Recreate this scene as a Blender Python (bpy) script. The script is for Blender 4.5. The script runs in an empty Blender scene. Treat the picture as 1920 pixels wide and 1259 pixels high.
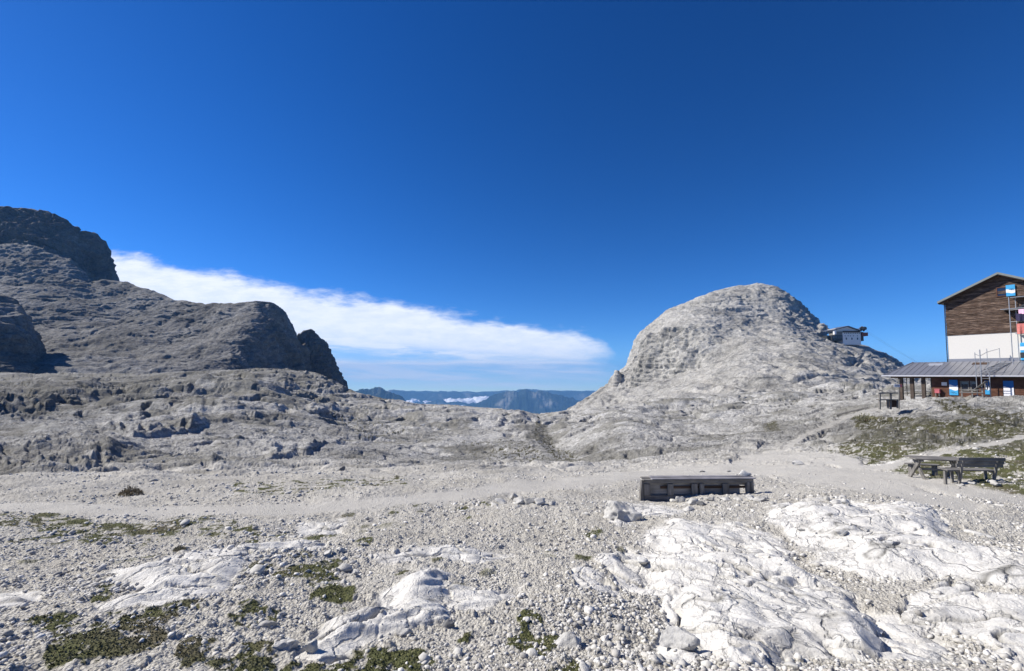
import bpy, bmesh, math, random
import numpy as np
from mathutils import Vector, Matrix

random.seed(7)
RNG = np.random.default_rng(11)
F32 = np.float32
COL = bpy.context.scene.collection
FOC = 853.0                      # focal length in pixels of the 1920 wide photograph
PITCH = math.radians(3.4)
PPX, PPY = 960.0, 652.3          # principal point
SUN_AZ, SUN_EL = math.radians(-80), math.radians(40)

# ------------------------------------------------------------------ view rays
def ray(px, py):
    px = np.asarray(px, float); py = np.asarray(py, float)
    a = (px - PPX) / FOC; b = (PPY - py) / FOC
    return a, math.cos(PITCH) - b * math.sin(PITCH), math.sin(PITCH) + b * math.cos(PITCH)

def world(px, py, Y):
    x, y, z = ray(px, py)
    return x / y * Y, Y + 0 * x, z / y * Y

def project(X, Y, Z):
    c, s = math.cos(PITCH), math.sin(PITCH)
    d = Y * c + Z * s; u = -Y * s + Z * c
    return PPX + FOC * X / d, PPY - FOC * u / d

# ------------------------------------------------------------------ noise
def _h(ix, iy, iz, seed):
    n = (ix.astype(np.int64) * 374761393 + iy.astype(np.int64) * 668265263 + iz * 2147483647 + seed * 1274126177) & 0xFFFFFFFF
    n = ((n ^ (n >> 13)) * 1274126177) & 0xFFFFFFFF
    n = ((n ^ (n >> 16)) * 2246822519) & 0xFFFFFFFF
    return (n ^ (n >> 15)) & 0xFFFFFFFF

def noise2(x, y, seed=0):
    x0 = np.floor(x); y0 = np.floor(y); fx = (x - x0).astype(F32); fy = (y - y0).astype(F32)
    ix = x0.astype(np.int64); iy = y0.astype(np.int64)
    u = fx * fx * fx * (fx * (fx * 6 - 15) + 10); v = fy * fy * fy * (fy * (fy * 6 - 15) + 10)
    def g(dx, dy):
        a = _h(ix + dx, iy + dy, 0, seed).astype(F32) * F32(2 * math.pi / 4294967296)
        return np.cos(a) * (fx - dx) + np.sin(a) * (fy - dy)
    n0 = g(0, 0); n1 = g(1, 0); n2 = g(0, 1); n3 = g(1, 1)
    a = n0 + u * (n1 - n0); b = n2 + u * (n3 - n2)
    return (a + v * (b - a)) * F32(1.5)

def noise3(x, y, z, seed=0):
    x0 = np.floor(x); y0 = np.floor(y); z0 = np.floor(z)
    fx = (x - x0).astype(F32); fy = (y - y0).astype(F32); fz = (z - z0).astype(F32)
    ix = x0.astype(np.int64); iy = y0.astype(np.int64); iz = z0.astype(np.int64)
    u = fx * fx * (3 - 2 * fx); v = fy * fy * (3 - 2 * fy); w = fz * fz * (3 - 2 * fz)
    def g(dx, dy, dz):
        return _h(ix + dx, iy + dy + (iz + dz) * 57, 0, seed).astype(F32) * F32(2 / 4294967296) - 1
    a = g(0, 0, 0); a = a + u * (g(1, 0, 0) - a); b = g(0, 1, 0); b = b + u * (g(1, 1, 0) - b); a = a + v * (b - a)
    c = g(0, 0, 1); c = c + u * (g(1, 0, 1) - c); d = g(0, 1, 1); d = d + u * (g(1, 1, 1) - d); c = c + v * (d - c)
    return a + w * (c - a)

def fbm(x, y, oct=4, seed=0, gain=.5, ridged=False):
    s = 0; a = 1.0
    for o in range(oct):
        n = noise2(x * 2.03 ** o + o * 17.3, y * 2.03 ** o - o * 9.1, seed + o)
        s = s + a * ((1 - 2 * np.abs(n)) if ridged else n); a *= gain
    return s

def fbm3(x, y, z, oct=4, seed=0, gain=.5, ridged=False):
    s = 0; a = 1.0
    for o in range(oct):
        k = 2.07 ** o
        n = noise3(x * k + o * 17.3, y * k - o * 9.1, z * k + o * 5.7, seed + o)
        s = s + a * ((1 - 2 * np.abs(n)) if ridged else n); a *= gain
    return s

def cells(x, y, seed=0):
    """F1, F2 distances and a random per cell"""
    x0 = np.floor(x).astype(np.int64); y0 = np.floor(y).astype(np.int64)
    f1 = np.full(x.shape, 9, F32); f2 = f1.copy(); idr = np.zeros(x.shape, F32)
    for dx in (-1, 0, 1):
        for dy in (-1, 0, 1):
            h = _h(x0 + dx, y0 + dy, 0, seed)
            cx = (x0 + dx) + (h & 0xFFFF) / 65536.0; cy = (y0 + dy) + (h >> 16) / 65536.0
            d = np.sqrt((x - cx) ** 2 + (y - cy) ** 2).astype(F32)
            m = d < f1
            f2 = np.where(m, f1, np.minimum(f2, d)); idr = np.where(m, ((h * 2654435761) & 0xFFFF).astype(F32) / 65536, idr)
            f1 = np.where(m, d, f1)
    return f1, f2, idr

def ss(a, b, x):
    t = np.clip((x - a) / (b - a), 0, 1)
    return t * t * (3 - 2 * t)

def gblur(a, sig, axis):
    if sig <= 0: return a
    n = int(sig * 3) + 1; k = np.exp(-.5 * (np.arange(-n, n + 1) / sig) ** 2); k /= k.sum()
    pad = [(0, 0)] * a.ndim; pad[axis] = (n, n); p = np.pad(a, pad, mode='edge'); out = 0
    for i, w in enumerate(k):
        sl = [slice(None)] * a.ndim; sl[axis] = slice(i, i + a.shape[axis]); out = out + w * p[tuple(sl)]
    return out

# ------------------------------------------------------------------ object helpers
def tag(o, label=None, cat=None, group=None, kind=None):
    if label: o['label'] = label
    if cat: o['category'] = cat
    if group: o['group'] = group
    if kind: o['kind'] = kind
    return o

def np_mesh(name, V, Fq, mat, parent=None, smooth=False, attrs=None, edges=None, fmat=None):
    me = bpy.data.meshes.new(name)
    V = np.asarray(V, F32); Fq = np.asarray(Fq, np.int32)
    me.vertices.add(len(V)); me.vertices.foreach_set('co', V.ravel())
    n, k = Fq.shape
    me.loops.add(n * k); me.loops.foreach_set('vertex_index', Fq.ravel())
    me.polygons.add(n); me.polygons.foreach_set('loop_start', np.arange(0, n * k, k, dtype=np.int32))
    me.polygons.foreach_set('loop_total', np.full(n, k, np.int32))
    if smooth: me.polygons.foreach_set('use_smooth', np.ones(n, bool))
    me.update(calc_edges=True)
    if attrs:
        for an, av in attrs.items():
            at = me.attributes.new(an, 'FLOAT_COLOR', 'POINT')
            at.data.foreach_set('color', np.asarray(av, F32).ravel())
    for m in (mat if isinstance(mat, (list, tuple)) else [mat]): me.materials.append(m)
    if fmat is not None: me.polygons.foreach_set('material_index', np.asarray(fmat, np.int32))
    o = bpy.data.objects.new(name, me); COL.objects.link(o)
    if parent: o.parent = parent
    return o

def grid_faces(R, C):
    i = np.arange(R * C, dtype=np.int32).reshape(R, C)
    return np.stack([i[:-1, :-1], i[:-1, 1:], i[1:, 1:], i[1:, :-1]], -1).reshape(-1, 4)

# ------------------------------------------------------------------ terrain base profile
PXK = [-350, 0, 240, 480, 720, 900, 1080, 1200, 1400, 1600, 1750, 1920, 2250]
def const(v): return [v] * len(PXK)
TL = [  # image row and forward depth of each feature line of the plateau at the PXK columns
 (const(1600), [2.2]*13),
 (const(1300), [3.3]*13),
 (const(1150), [5.2]*13),
 ([1050]*13, [7.6]*7+[7.4,7.2,7.1,7.1,7.2,7.2]),
 ([975,972,970,970,970,968,962,962,962,965,968,975,980], [11.5]*7+[11.6,11.4,11,11,11,11]),
 ([945,942,942,940,936,934,934,938,940,925,912,908,905], [15]*8+[14.6,14.6,15.5,15.5,15.5]),
 ([905,905,905,905,902,898,896,898,896,892,888,878,872], [20]*8+[19.5,19,18.5,19,19]),
 ([882,882,876,880,878,872,868,870,868,858,855,843,835], [26,26,26,27,30,32,35,34,30,26,23.5,23,23]),
 ([858,856,842,845,850,856,864,852,842,818,815,800,795], [36,36,38,42,50,56,52,48,42,38,33,31,31]),
 ([815,812,802,800,812,822,832,815,802,785,765,757,752], [60,60,62,65,80,90,78,80,68,54,46,44,44]),
 ([770,768,766,764,775,790,800,782,768,750,744,741,738], [100,100,105,110,130,145,125,135,105,74,58,58,58]),
 ([728,728,730,724,756,770,778,764,745,743,741,739,736], [170,170,180,170,195,205,205,205,180,120,85,80,80]),
 ([700,697,694,689,748,763,772,756,733,737,740,740,740], [260,260,260,240,240,235,235,260,260,170,110,100,100]),
 ([760,760,760,760,800,800,790,775,760,760,760,760,760], [330,330,330,310,300,290,290,320,330,300,200,200,200]),
 ([900,900,900,900,900,900,900,850,850,850,850,850,850], [480]*13),
]
def fine(px, ys, extra):
    return ys
AZ0, AZ1, NA = math.radians(-57), math.radians(57), 1140
azg = np.linspace(AZ0, AZ1, NA)
LR0, LR1, NR = math.log(1.0), math.log(700.0), 1300
lrg = np.linspace(LR0, LR1, NR)
def build_table():
    rk = []; zk = []
    pxf = np.linspace(-350, 2250, 200)
    for k, (ys, ds) in enumerate(TL):
        y = np.interp(pxf, PXK, ys); d = np.interp(pxf, PXK, ds)
        if k == 12:   # the plateau's left skyline
            y = np.interp(pxf, [-350, 0, 240, 350, 430, 560, 620, 655, 690, 720, 760, 850, 900, 960, 1000, 1040, 1080, 1200, 1400, 1600, 1750, 1920, 2250],
                                [700, 697, 697, 692, 688, 685, 699, 722, 744, 752, 757, 757, 764, 765, 771, 770, 765, 753, 733, 737, 740, 740, 740])
        X, Y, Z = world(pxf, y, d)
        az = np.arctan2(X, Y); r = np.hypot(X, Y)
        o = np.argsort(az)
        rk.append(np.interp(azg, az[o], r[o])); zk.append(np.interp(azg, az[o], Z[o]))
    rk = np.array(rk); zk = np.array(zk)
    T = np.empty((NA, NR))
    for i in range(NA):
        T[i] = np.interp(lrg, np.log(rk[:, i]), zk[:, i])
    T = gblur(T, 8, 1); T = gblur(T, 9, 0)
    return T
TAB = build_table()
def base_h(az, lr):
    a = np.clip((az - AZ0) / (AZ1 - AZ0) * (NA - 1), 0, NA - 1.001); b = np.clip((lr - LR0) / (LR1 - LR0) * (NR - 1), 0, NR - 1.001)
    i = a.astype(int); j = b.astype(int); fa = a - i; fb = b - j
    return (TAB[i, j] * (1 - fa) + TAB[i + 1, j] * fa) * (1 - fb) + (TAB[i, j + 1] * (1 - fa) + TAB[i + 1, j + 1] * fa) * fb

# regions on the ground: polygons whose corners are photograph positions carried onto the base surface
SLABS = [
 ([(150,1118),(230,1075),(330,1048),(420,1030),(520,1018),(600,1010),(600,1040),(530,1055),(480,1085),(430,1125),(370,1150),(280,1172),(190,1175),(250,1130),(200,1110)], .20, .35),
 ([(540,1238),(600,1195),(680,1150),(750,1100),(810,1078),(860,1082),(850,1130),(820,1165),(740,1190),(680,1220),(600,1242)], .26, .6),
 ([(840,1120),(900,1100),(965,1105),(955,1135),(880,1155),(835,1150)], .12, .3),
 ([(1195,1010),(1290,975),(1370,982),(1450,1010),(1530,1060),(1590,1100),(1640,1150),(1650,1230),(1560,1215),(1480,1215),(1420,1250),(1360,1245),(1320,1195),(1280,1150),(1240,1110),(1210,1060)], .36, -1.0),
 ([(1450,960),(1520,944),(1560,950),(1640,958),(1690,955),(1750,970),(1790,1010),(1860,1040),(1930,1060),(2000,1080),(2000,1125),(1900,1112),(1800,1095),(1700,1090),(1640,1070),(1560,1045),(1480,1010),(1440,985)], .38, -.35),
 ([(1690,1105),(1780,1095),(1900,1120),(2000,1140),(2000,1225),(1880,1205),(1780,1175),(1700,1150)], .16, -.3),
 ([(1600,1120),(1690,1135),(1780,1180),(1760,1225),(1650,1215),(1590,1175)], .13, -.4),
 ([(-80,1120),(30,1108),(85,1112),(50,1140),(-10,1148),(-80,1150)], .22, .1),
 ([(1150,1010),(1210,1020),(1240,1090),(1290,1170),(1240,1150),(1190,1100),(1150,1060)], .14, -1.0),
 ([(1060,1075),(1130,1068),(1170,1085),(1130,1110),(1070,1105)], .08, .2),
 ([(560,975),(640,970),(650,990),(590,1000)], .07, .3),
 ([(1260,1170),(1320,1180),(1330,1235),(1280,1245),(1230,1215)], .16, -1.0),
 ([(840,1035),(980,1030),(930,1060),(700,1070),(740,1048)], .06, .2),
 ([(1150,945),(1250,940),(1290,955),(1230,975),(1150,985)], .10, .2),
 ([(1620,870),(1660,858),(1700,862),(1650,880)], .0, .2),
]
GRASS = [
 ([(-80,965),(60,962),(200,972),(320,975),(440,975),(440,985),(330,992),(270,1010),(150,1012),(60,990),(-80,985)], .55),
 ([(515,1095),(560,1080),(610,1070),(636,1076),(620,1095),(560,1115),(530,1120)], .95),
 ([(560,1110),(640,1112),(670,1128),(650,1145),(590,1140)], .8),
 ([(150,1200),(230,1185),(300,1165),(370,1152),(375,1165),(320,1190),(300,1215),(200,1225)], .9),
 ([(60,1180),(150,1180),(160,1200),(100,1215),(50,1205)], .7),
 ([(100,1215),(260,1205),(330,1215),(260,1259),(100,1275)], .7),
 ([(400,1180),(470,1160),(540,1160),(520,1178),(440,1195)], .8),
 ([(330,1225),(440,1210),(520,1235),(500,1275),(330,1275)], .8),
 ([(520,1262),(620,1232),(700,1215),(760,1225),(740,1275),(520,1275)], .85),
 ([(740,1235),(800,1222),(810,1250),(760,1275)], .8),
 ([(945,1175),(1000,1160),(1050,1185),(1040,1220),(1000,1235),(955,1215)], .8),
 ([(860,1195),(890,1185),(905,1205),(885,1230),(860,1225)], .6),
 ([(1040,1262),(1070,1240),(1100,1248),(1110,1275),(1020,1275)], .9),
 ([(665,1032),(690,1026),(696,1036),(672,1042)], 1),
 ([(620,1060),(642,1058),(646,1066),(624,1070)], 1),
 ([(1090,1000),(1120,990),(1136,1000),(1110,1008)], 1),
 ([(180,1142),(210,1135),(212,1150),(185,1152)], .9),
 ([(185,1122),(208,1115),(210,1130),(188,1132)], .8),
 ([(200,1178),(240,1165),(246,1176),(205,1186)], .9),
 ([(390,995),(480,985),(490,992),(400,1002)], .6),
 ([(565,1012),(630,996),(634,1004),(570,1014)], .6),
 ([(1535,842),(1600,838),(1680,845),(1640,870),(1580,862),(1540,850)], .5),
 ([(1600,790),(1640,782),(1700,775),(1760,790),(1920,770),(2100,760),(2100,830),(1920,815),(1840,828),(1720,850),(1640,868),(1600,838),(1560,842),(1620,815)], .74),
 ([(1640,872),(1760,852),(1850,835),(1930,818),(2100,800),(2100,935),(1920,925),(1820,925),(1760,905),(1700,885)], .8),
 ([(1740,750),(1800,752),(1850,768),(1920,775),(2000,790),(1900,790),(1800,775)], .7),
 ([(1000,820),(1020,845),(1060,866),(1090,862),(1085,850),(1050,838),(1020,800),(1008,780)], .5),
 ([(860,830),(960,825),(1040,860),(1000,866),(900,858)], .3),
 ([(1430,795),(1455,790),(1462,808),(1440,812)], .9),
 ([(440,905),(600,900),(760,890),(760,915),(600,930),(440,930)], .35),
 ([(620,768),(700,775),(760,800),(700,815),(640,800)], .25),
]
TRAILS = [  # polyline, half width in rows
 ([(-200,957),(0,953),(300,957),(480,957),(640,950),(760,940),(880,928),(960,912),(1080,905),(1160,893),(1260,885),(1400,880),(1600,885),(1760,905),(1920,938),(2100,965)], 9),
 ([(1380,870),(1480,864),(1560,868),(1640,877),(1700,868),(1790,848),(1850,836),(1920,818),(2100,790)], 4.5),
 ([(1400,858),(1470,845),(1510,815),(1560,795),(1610,775),(1650,765),(1680,762)], 3.2),
 ([(1400,860),(1460,855),(1560,855),(1600,865)], 7),
 ([(1500,885),(1620,900),(1700,925),(1800,955)], 16),
]
def poly_d(px, py, poly):
    """signed pixel distance, positive inside (rows weighted 1.6)"""
    k = 1.6; P = np.array(poly, float); P[:, 1] *= k; y = py * k
    d = np.full(px.shape, 1e9); inside = np.zeros(px.shape, bool)
    for i in range(len(P)):
        a = P[i]; b = P[(i + 1) % len(P)]; e = b - a
        wx = px - a[0]; wy = y - a[1]; t = np.clip((wx * e[0] + wy * e[1]) / (e @ e), 0, 1)
        d = np.minimum(d, (wx - t * e[0]) ** 2 + (wy - t * e[1]) ** 2)
        c = (a[1] > y) != (b[1] > y)
        with np.errstate(all='ignore'):
            inside ^= c & (px < (b[0] - a[0]) * (y - a[1]) / (b[1] - a[1] + 1e-12) + a[0])
    d = np.sqrt(d)
    return np.where(inside, d, -d)
def line_d(px, py, pts, k=2.5):
    d = np.full(px.shape, 1e9)
    for a, b in zip(pts[:-1], pts[1:]):
        ax, ay, ex, ey = a[0], a[1] * k, b[0] - a[0], (b[1] - a[1]) * k
        t = np.clip(((px - ax) * ex + (py * k - ay) * ey) / (ex * ex + ey * ey), 0, 1)
        d = np.minimum(d, (px - ax - t * ex) ** 2 + (py * k - ay - t * ey) ** 2)
    return np.sqrt(d) / k

SCARPS = [  # photograph rows of rock steps, height in metres, rows over which the bench behind falls back
 ([(-60,872),(80,872),(180,862),(235,848)], 1.3, 26), ([(185,812),(250,820),(330,812),(400,798)], 2.4, 22), ([(-60,772),(60,768),(125,752),(200,742)], 3.4, 22),
 ([(300,872),(345,880),(420,884),(482,884),(505,868)], .75, 12), ([(480,858),(560,850),(600,838),(660,812)], 1.3, 16), ([(330,788),(450,785),(560,775),(650,768)], 2.2, 10),
 ([(230,744),(400,750),(520,742),(610,733)], 3.4, 12), ([(-60,806),(100,812),(180,800)], 1.1, 12), ([(1265,784),(1330,788),(1400,777),(1445,767)], 1.8, 12),
 ([(1350,848),(1420,846),(1445,830)], 1.3, 16), ([(1200,852),(1260,846),(1305,838)], .6, 8), ([(1120,872),(1190,874),(1270,870)], .35, 8), ([(830,792),(900,797),(970,792)], .9, 8),
 ([(60,842),(150,845),(260,835)], .8, 10), ([(380,835),(460,842),(530,838)], 1.0, 10), ([(640,805),(720,812),(800,805)], .6, 7), ([(1080,812),(1160,806),(1250,812)], .8, 10),
 ([(420,712),(500,716),(560,708)], 2.6, 8), ([(1500,760),(1570,756),(1640,742)], 1.0, 8), ([(1240,812),(1330,818),(1380,808)], .7, 8)]
_g = np.random.default_rng(23)
for _i in range(78):      # short thin ledges: height given in thousandths of the distance
    if _i < 50: _x, _y = _g.uniform(-40, 720), _g.uniform(705, 866); _sl = .02 + .05 * _g.uniform(-1, 1) + max(0, _x - 420) * .0003
    else: _x, _y = _g.uniform(1090, 1640), _g.uniform(757, 866); _sl = -.03 + .05 * _g.uniform(-1, 1)
    if _i >= 50 and _y > 880 - (_x - 1090) * .14: continue
    _w = _g.uniform(50, 170); _k = (_y - 640) / 230
    SCARPS.append(([(_x - _w / 2, _y - _sl * _w / 2), (_x, _y + _g.uniform(-1.5, 2.5)), (_x + _w / 2, _y + _sl * _w / 2)], -_g.uniform(5, 15) * _k / (1 if _i < 50 else 1.5), _g.uniform(3, 8)))
def terrace(h, s, sharp=.22):
    q = h / s; f = np.floor(q); t = q - f
    return (f + ss(1 - sharp, 1, t) * .85 + t * .15) * s

def terrain(x, y, fine=True):
    """height and masks (grass, slab, trail, dark) of the plateau at x, y"""
    x = np.asarray(x, float); y = np.asarray(y, float); shp = x.shape; x = x.ravel(); y = y.ravel()
    r = np.hypot(x, y) + 1e-6; az = np.arctan2(x, y); lr = np.log(r)
    h = base_h(az, lr)
    back = ss(math.radians(70), math.radians(120), np.abs(az))
    h = h * (1 - back) + (-2.2 - .5 * ss(5, 60, r)) * back
    px, py = project(x, np.maximum(y, .4), h)
    px = np.clip(px, -400, 2400); py = np.clip(py, 600, 1900)
    near = 1 - ss(40, 75, r)
    wob = fbm(x * .9, y * .9, 5, 3, .6); wob2 = fbm(x * 4.1, y * 4.1, 3, 8, .6)
    sc = np.clip(600 / r, 6, 90)   # pixel size of about .7 m
    wobS = fbm(x * .9, y * .9, 3, 3, .5)
    wpx = px + sc * .42 * wobS; wpy = py + sc * .16 * fbm(x * 1.1 + 7, y * 1.1, 3, 31, .5)
    slab = np.zeros_like(h); bump = np.zeros_like(h); ang = np.zeros_like(h)
    inr = (r < 60) & (np.abs(az) < 1.05)
    I = np.nonzero(inr)[0]
    qx, qy = wpx[I], wpy[I]
    sI = np.zeros(len(I)); bI = np.zeros(len(I)); aI = np.zeros(len(I)) + .3
    for poly, hgt, an in SLABS:
        d = poly_d(qx, qy, poly)
        m = ss(-5, 7, d + 6 * wob2[I]); b = hgt * .62 * ss(-14, 60, d)
        up = m > sI; sI = np.maximum(sI, m); bI = np.maximum(bI, b * (hgt > 0)); aI = np.where(up, an, aI)
    slab[I] = sI; bump[I] = bI; ang[I] = aI
    grass = np.zeros_like(h)
    gn = fbm(x * 1.6, y * 1.6, 4, 51, .65)
    GI = np.nonzero((r < 230) & (np.abs(az) < 1.05))[0]
    gx = px[GI] + sc[GI] * .18 * wob[GI]; gy = py[GI] + sc[GI] * .07 * wob2[GI]
    g = np.zeros(len(GI)); brk = fbm(x[GI] * 6.5, y[GI] * 4.5, 3, 55, .6) + .5 * gn[GI]
    for poly, den in GRASS:
        d = poly_d(gx, gy, poly)
        w = ss(-3, 3, d + 5 * gn[GI] * np.clip(sc[GI] / 40, .3, 1)) * ss(.05, .14, gn[GI] + (den - .5) * 1.5 + .06)
        g = np.maximum(g, w * ss(-.48, -.2, brk + .25 * ss(17, 22, r[GI])))
    grass[GI] = g
    # scattered small cushions over the gravel
    f1, f2, idr = cells(x * 1.5 + wob2 * .15, y * .85 + wob2 * .12, 77)
    cw = ss(0, .4, fbm(x * .23, y * .23, 2, 5) + .10) * (1 - ss(14, 17, r)) * ss(3.5, 5, r)
    cush = ss(.03, -.03, f1 - .10 - .20 * idr ** 2) * (idr > .30) * cw * ss(1120, 1080, py - .0 * px) * ss(1300, 1150, px)
    grass = np.maximum(grass, cush)
    trail = np.zeros_like(h)
    TI = np.nonzero((r < 75) & (np.abs(az) < 1.05))[0]
    t = np.zeros(len(TI))
    for pts, hw in TRAILS:
        t = np.maximum(t, 1 - ss(hw * .7, hw * 1.35, line_d(px[TI], py[TI] + 3 * wob[TI], pts)))
    trail[TI] = t
    grass = grass * (1 - slab * .85) * (1 - trail)
    slab *= (1 - trail * .9)
    # undulation
    far = ss(22, 60, r)
    h = h + (fbm(x * .16, y * .16, 3, 21) * .22 + fbm(x * .7, y * .7, 3, 22) * .055) * (1 - trail * .6) * (1 - far) * ss(1.5, 6, r)
    h = h + bump * (1 + .2 * wobS)
    # slab relief: tilted beds and joints
    ca, sa = np.cos(ang), np.sin(ang)
    a_ = x * ca + y * sa; c_ = -x * sa + y * ca
    sm = slab * near
    bq = c_ * .30 + fbm(a_ * .45, c_ * 1.0, 3, 61, .45) * .42; bed = terrace(bq, .2, .5) - bq
    joint = -np.clip(1 - np.abs(noise2(a_ * .55 + .5 * wobS, c_ * 1.7 + .4 * wobS, 66)) * 10, 0, 1) ** 1.2
    joint2 = -np.clip(1 - np.abs(noise2(a_ * 1.9, c_ * 1.1 + .3 * wobS, 67)) * 11, 0, 1)
    h = h + sm * (bed * .30 + joint * .13 * ss(-.15, .2, fbm(x * .4, y * .4, 2, 70) + .1) + joint2 * .012 + .07 * fbm(a_ * .8, c_ * 1.5, 3, 68, .5) + .006 * fbm(a_ * 4, c_ * 7, 3, 69, .5))
    dark = sm * np.clip(-joint * ss(.1, .45, wob + .2), 0, 1)
    # rubble: coarse lumps
    rub = (1 - slab) * (1 - trail * .75) * (1 - grass * .7)
    if fine:
        f1, f2, idr = cells(x * 6.5, y * 6.5, 91)
        h = h + near * rub * (np.clip(.55 - f1, 0, 1) * 2) ** .7 * (.012 + .05 * idr ** 4)
        nI = np.nonzero(r < 16)[0]
        f1, f2, idr = cells(x[nI] * 21, y[nI] * 21, 92)
        h[nI] += rub[nI] * (1 - ss(11, 16, r[nI])) * (np.clip(.5 - f1, 0, 1) * 2) ** .6 * (.006 + .014 * idr)
        h = h + near * (.010 * wob2 + .007 * fbm(x * 13, y * 13, 3, 93, .6)) * (.15 + .85 * rub)
    h = h + grass * near * (.018 + .014 * wob2)
    # middle distance: bedded rock, gullies, holes
    k = ss(15, 48, r) * (1 - trail * .9); k2 = ss(60, 150, r)
    amp = (.25 + .75 * k2)
    lft = ss(900, 500, px); rgt = ss(1350, 1650, px) * (1 - ss(75, 110, r))
    rough = 1 + .5 * lft - .55 * rgt
    B = fbm(x / 46, y / 34, 3, 101, .45) * 3.6 * amp * rough + fbm(x / 13 + 3, y / 9, 3, 105, .45) * .85 * (.45 + .55 * k2) * rough
    edge = (1 - ss(200, 235, r)) * .75 + .25
    hb = h + k * B * edge
    wz = fbm(x / 14, y / 14, 3, 111, .6) * 1.3 + .045 * x
    q = hb + wz
    m1 = ss(-.25, .35, fbm(x / 24 + 5, y / 24, 3, 115)) * k
    t1 = terrace(q, 2.3, .22) - q; wm = fbm(x / 10, y / 6, 4, 119, .42); q2 = q + .3 * wm; t2 = terrace(q2, .62, .3) - q2; q3 = q + .25 * wob * (1 - k2) + .2 * wm; t3 = (terrace(q3, .21, .35) - q3) * (1 - k2)
    s1 = np.where(lft > .5, 1, .75)
    hb = hb + m1 * s1 * (.85 * t1 * k2 + .9 * t2 * (.6 + .4 * k2)) + k * .7 * t3
    gul = fbm(x / 21 + .3 * wm, y / 30, 3, 121, .5, True); hb = hb - k * 1.1 * ss(.95, 1.45, gul) * (.4 + k2)
    cr = np.abs(noise2(x / 4.2 + .8 * wm, y / 3.6, 125)); hb = hb - k * .26 * np.clip(1 - cr * 9, 0, 1) * ss(-.2, .3, fbm(x / 12, y / 12, 2, 126))
    f1, f2, idr = cells(x / 1.9 + .3 * wm, y / 1.5, 127); hb = hb + k * (np.clip(.5 - f1, 0, 1) * 2) ** .7 * .35 * idr ** 9
    hb = hb + k * (.07 * fbm(x / 2.2, y / 1.5, 4, 128, .55) + .10 * fbm(x / 3.0, y / 1.6, 3, 129, .5, True)) * (1 + .2 * k2)
    for pts, sh, L_ in SCARPS:
        xs_ = [q_[0] for q_ in pts]; m_ = np.nonzero((px > xs_[0]) & (px < xs_[-1]) & (r > 18) & (r < 260) & (y > 0))[0]
        if not len(m_): continue
        dr_ = np.interp(px[m_], xs_, [q_[1] for q_ in pts]) - py[m_] + 2.0 * wm[m_] + 1.6 * noise2(px[m_] / 55, 0 * m_ + L_ * 7, 151)
        en = ss(xs_[0], xs_[0] + 35, px[m_]) * ss(xs_[-1], xs_[-1] - 35, px[m_])
        st_ = .55 * ss(-1.5, 1.2, dr_) + .45 * ss(2.5, 6, dr_ + 4 * noise2(px[m_] / 15, py[m_] / 9, 153))
        sh = np.where(sh < 0, -sh * r[m_] / 900, sh)
        hb[m_] += .62 * sh * en * ss(-.5, .25, wm[m_] + noise2(px[m_] / 34, 0 * m_ + L_ * 3, 152) + .42) * st_ * np.exp(-np.maximum(dr_, 0) / L_) * (1 + .5 * wm[m_]) * (1 - trail[m_])
    gd = line_d(px, py, [(1004, 772), (1022, 805), (1050, 842), (1085, 864)], 1.0)
    fr_ = ss(25, 50, r) * (1 - ss(215, 245, r)) * (y > 0)
    hb = hb + fr_ * (-1.3 * np.exp(-(gd / 20) ** 2) * ss(45, 80, r) + 1.8 * np.exp(-((px - 1165) / 75) ** 2 - ((py - 822) / 24) ** 2) + 1.5 * np.exp(-((px - 920) / 90) ** 2 - ((py - 800) / 22) ** 2))
    cv = fbm(x / 15 + wm * .2, y / 4.5, 3, 141, .5, True); hb = hb - k * (.35 + .75 * k2) * ss(1.12, 1.42, cv) * ss(-.1, .3, fbm(x / 28, y / 28, 2, 145))
    soil = k * ss(.1, .5, fbm(x / 11 + 9, y / 11, 4, 131, .6) + .25 * lft * k2) * .8
    m = np.stack([grass, slab, trail, np.clip(dark + soil * (1 - slab), 0, 1)], -1)
    return hb.reshape(shp), m.reshape(shp + (4,))

def th(x, y):
    return float(terrain(np.array([x]), np.array([y]))[0][0])
def on_ground(px, py):
    """ground point seen at a photograph position"""
    dx, dy, dz = ray(px, py); L = math.hypot(dx, dy)
    r = np.exp(np.linspace(math.log(2), math.log(400), 1500))
    h, _ = terrain(dx / L * r, dy / L * r, False)
    k = np.nonzero(h >= dz / L * r)[0]
    i = k[0] if len(k) else 700
    return Vector((dx / L * r[i], dy / L * r[i], float(h[i])))
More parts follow.
